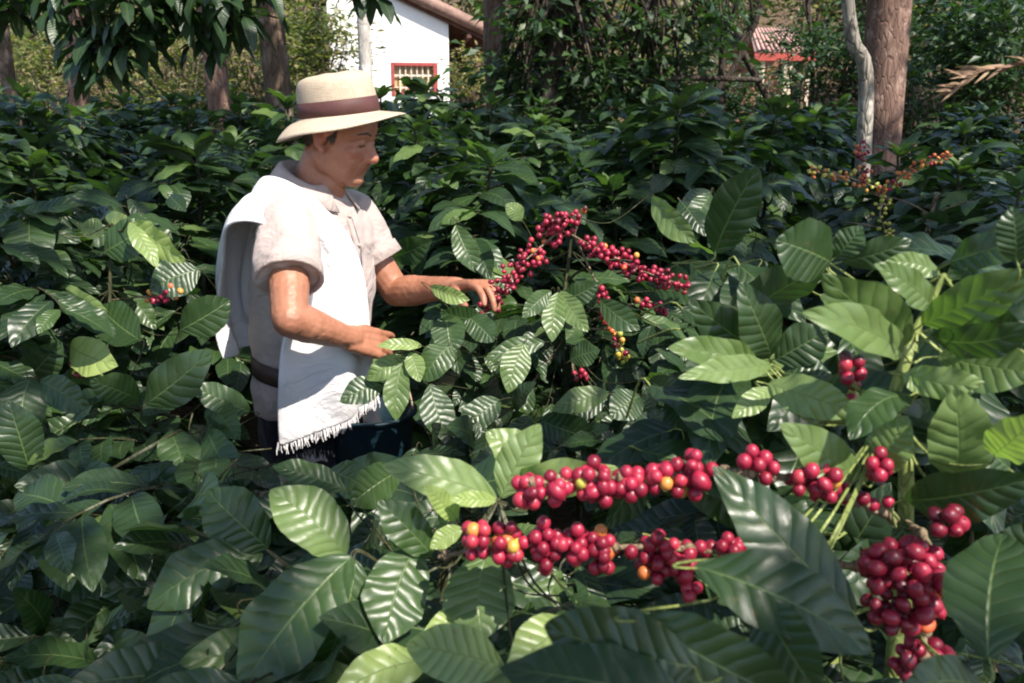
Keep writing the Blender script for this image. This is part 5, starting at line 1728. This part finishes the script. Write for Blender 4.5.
# white shawl over the right shoulder
CTRL = [((.150, .0, .955), (.150, .10, .915), (.020, .212, .86)), ((.150, .0, 1.02), (.146, .105, 1.02), (.03, .21, 1.0)), ((.150, .02, 1.13), (.144, .11, 1.13), (.05, .205, 1.14)),
        ((.146, .04, 1.26), (.136, .10, 1.26), (.095, .165, 1.25)), ((.122, .055, 1.36), (.116, .11, 1.36), (.088, .180, 1.33)), ((.078, .090, 1.430), (.070, .145, 1.425), (.050, .235, 1.385)),
        ((.0, .108, 1.482), (.0, .165, 1.455), (-.005, .262, 1.40)), ((-.065, .092, 1.476), (-.070, .15, 1.446), (-.070, .245, 1.375)), ((-.115, .03, 1.38), (-.140, .11, 1.36), (-.125, .205, 1.29)),
        ((-.135, .03, 1.24), (-.185, .10, 1.24), (-.155, .19, 1.19)), ((-.135, .03, 1.14), (-.188, .10, 1.13), (-.160, .18, 1.10)), ((-.130, .03, 1.07), (-.165, .10, 1.055), (-.145, .17, 1.05))]
nu = 22
cm = [catmull([Vector(r_[j]) for r_ in CTRL], 7) for j in range(3)]
V = []; F = []
for i in range(len(cm[0])):
    a0, a1, a2 = cm[0][i], cm[1][i], cm[2][i]
    ctrl = a1 * 2 - (a0 + a2) / 2
    vv = i / (len(cm[0]) - 1)
    for k in range(nu):
        s = k / (nu - 1)
        q = a0 * (1 - s) ** 2 + ctrl * 2 * s * (1 - s) + a2 * s * s
        ampl = .008 + .017 * min(1, abs(vv - .52) * 2.2)
        fold = ampl * (math.sin(s * 13 + 1.2 * math.sin(vv * 7)) * .6 + mnoise.noise(Vector((s * 4, vv * 5, 2))))
        out = Vector((q.x + .03, q.y * .8, .25 if .45 < vv < .62 else 0)).normalized()
        q = q + out * (fold + .006)
        V.append(tuple(Mn(*q)))
nr = len(cm[0])
for i in range(nr - 1):
    for k in range(nu - 1): F.append((i * nu + k, (i + 1) * nu + k, (i + 1) * nu + k + 1, i * nu + k + 1))
shawl = Geo().add(V, F).build("shawl", M_shawl, man)
sm = shawl.modifiers.new("thick", 'SOLIDIFY'); sm.thickness = .008; sm.offset = 0
sb = shawl.modifiers.new("round", 'SUBSURF'); sb.levels = 1; sb.render_levels = 1
g = Geo(); rd = random.Random(3)
for k in range(150):
    s = k / 149 * (nu - 1); i = min(int(s), nu - 2)
    p0 = Vector(V[i]).lerp(Vector(V[i + 1]), s - i)
    L = rd.uniform(.012, .03)
    p2 = p0 + Vector((rd.uniform(-.008, .008), rd.uniform(-.006, .006), -L))
    g.tube([p0 + MU * .012, p0.lerp(p2, .5) + Vector((rd.uniform(-.004, .004), 0, 0)), p2], [.0022, .0018, .0008], 4, cap=False)
g.build("fringe", M_shawl, shawl)

# straw hat
m, nt, out = new_mat("straw"); T = NT(nt)
uvn = T.n('ShaderNodeUVMap')
mp = T.n('ShaderNodeMapping'); mp.inputs['Scale'].default_value = (150, 46, 1); T.l(uvn.outputs[0], mp.inputs['Vector'])
ck = T.n('ShaderNodeTexChecker'); ck.inputs['Scale'].default_value = 1; T.l(mp.outputs[0], ck.inputs['Vector'])
tc = T.n('ShaderNodeTexCoord')
mp2 = T.n('ShaderNodeMapping'); mp2.inputs['Scale'].default_value = (12, 90, 1); T.l(uvn.outputs[0], mp2.inputs['Vector'])
st = T.noise(1.5, 4, .7, mp2.outputs[0])
mp3 = T.n('ShaderNodeMapping'); mp3.inputs['Scale'].default_value = (160, 8, 1); T.l(uvn.outputs[0], mp3.inputs['Vector'])
st2 = T.noise(1.0, 3, .7, mp3.outputs[0])
cc = T.ramp(T.math('ADD', T.math('MULTIPLY', st, .6), T.math('MULTIPLY', st2, .4)), [(.3, (.31, .225, .16)), (.5, (.48, .385, .295)), (.7, (.58, .495, .395))])
cc = T.mix(T.math('MULTIPLY', ck.outputs['Fac'], .12), cc, (.40, .28, .17))
p = T.principled(cc, .75, .25, T.bump(T.math('ADD', st, T.math('MULTIPLY', ck.outputs['Fac'], .6)), .5, .002)); T.l(p.outputs[0], out.inputs['Surface'])
M_straw = m
HC = P(340, 119.5, 2.13)
tl, tr2 = R(4.5), R(6)
hyaw = R(17)
BF = Vector((math.cos(hyaw) * math.cos(tl), -math.sin(hyaw) * math.cos(tl), math.sin(tl)))
BR = (Vector((-math.sin(hyaw), -math.cos(hyaw), 0)) * math.cos(tr2) - MU * math.sin(tr2)).normalized()
BU = BF.cross(BR); BU = BU if BU.z > 0 else -BU; BU.normalize()
Hh = lambda f, r, u: HC + BF * f + BR * r + BU * u
prof = [(.155, -.004, 0), (.147, .000, 0), (.130, .004, 0), (.112, .005, 0), (.1005, .008, 0), (.0985, .020, 0), (.0975, .045, 0), (.095, .070, 0), (.091, .088, 0), (.082, .100, .3), (.062, .107, .8), (.035, .105, 1), (.012, .103, 1), (.001, .102, 1)]
nk = 64
def hat_pt(r, u, pin, t):
    el = .985; ew = .86
    if r > .101:
        b = (r - .1005) / .06
        el = .985 + .05 * b; ew = .86 + .12 * b
        dz = b * b * (-.040 * max(0, -math.cos(t)) ** 2 - .018 * abs(math.sin(t)) ** 2 + .004 * math.cos(t))
    else:
        dz = 0
        dz -= pin * .016 * math.exp(-(math.sin(t) * r / .022) ** 2) * (1 if True else 0)
        dz += pin * .006 * math.cos(t)
    dz += .0035 * mnoise.noise(Vector((math.cos(t) * 1.7, math.sin(t) * 1.7, u * 22)))
    return (r * el * math.cos(t), r * ew * math.sin(t), u + dz)
V = []; UV = []
full = prof + []
for (r, u, pin) in prof:
    for k in range(nk + 1):
        t = 2 * math.pi * k / nk
        V.append(tuple(Hh(*hat_pt(r, u, pin, t))))
        UV.append((k / nk, len(UV) // (nk + 1) / len(prof)))
F = []
for i in range(len(prof) - 1):
    for k in range(nk): F.append((i * (nk + 1) + k, i * (nk + 1) + k + 1, (i + 1) * (nk + 1) + k + 1, (i + 1) * (nk + 1) + k))
hat = link_mesh("hat", np_mesh("hat", V, F, UV), M_straw, man)
sb = hat.modifiers.new("round", 'SUBSURF'); sb.levels = 1; sb.render_levels = 1
sm = hat.modifiers.new("thick", 'SOLIDIFY'); sm.thickness = .0035; sm.offset = 0
m_band = simple("maroon_ribbon", (.085, .034, .032), .6, .3, 25, .15, .2, 400)
rows = []
for (r, u) in ((.1005, .0115), (.1035, .0125), (.1020, .030), (.1005, .047), (.0975, .048)):
    rows.append([Hh(r * .985 * math.cos(2 * math.pi * k / nk), r * .86 * math.sin(2 * math.pi * k / nk), u) for k in range(nk)])
band = Geo().loft(rows, cap=False).build("hat_band", m_band, hat)
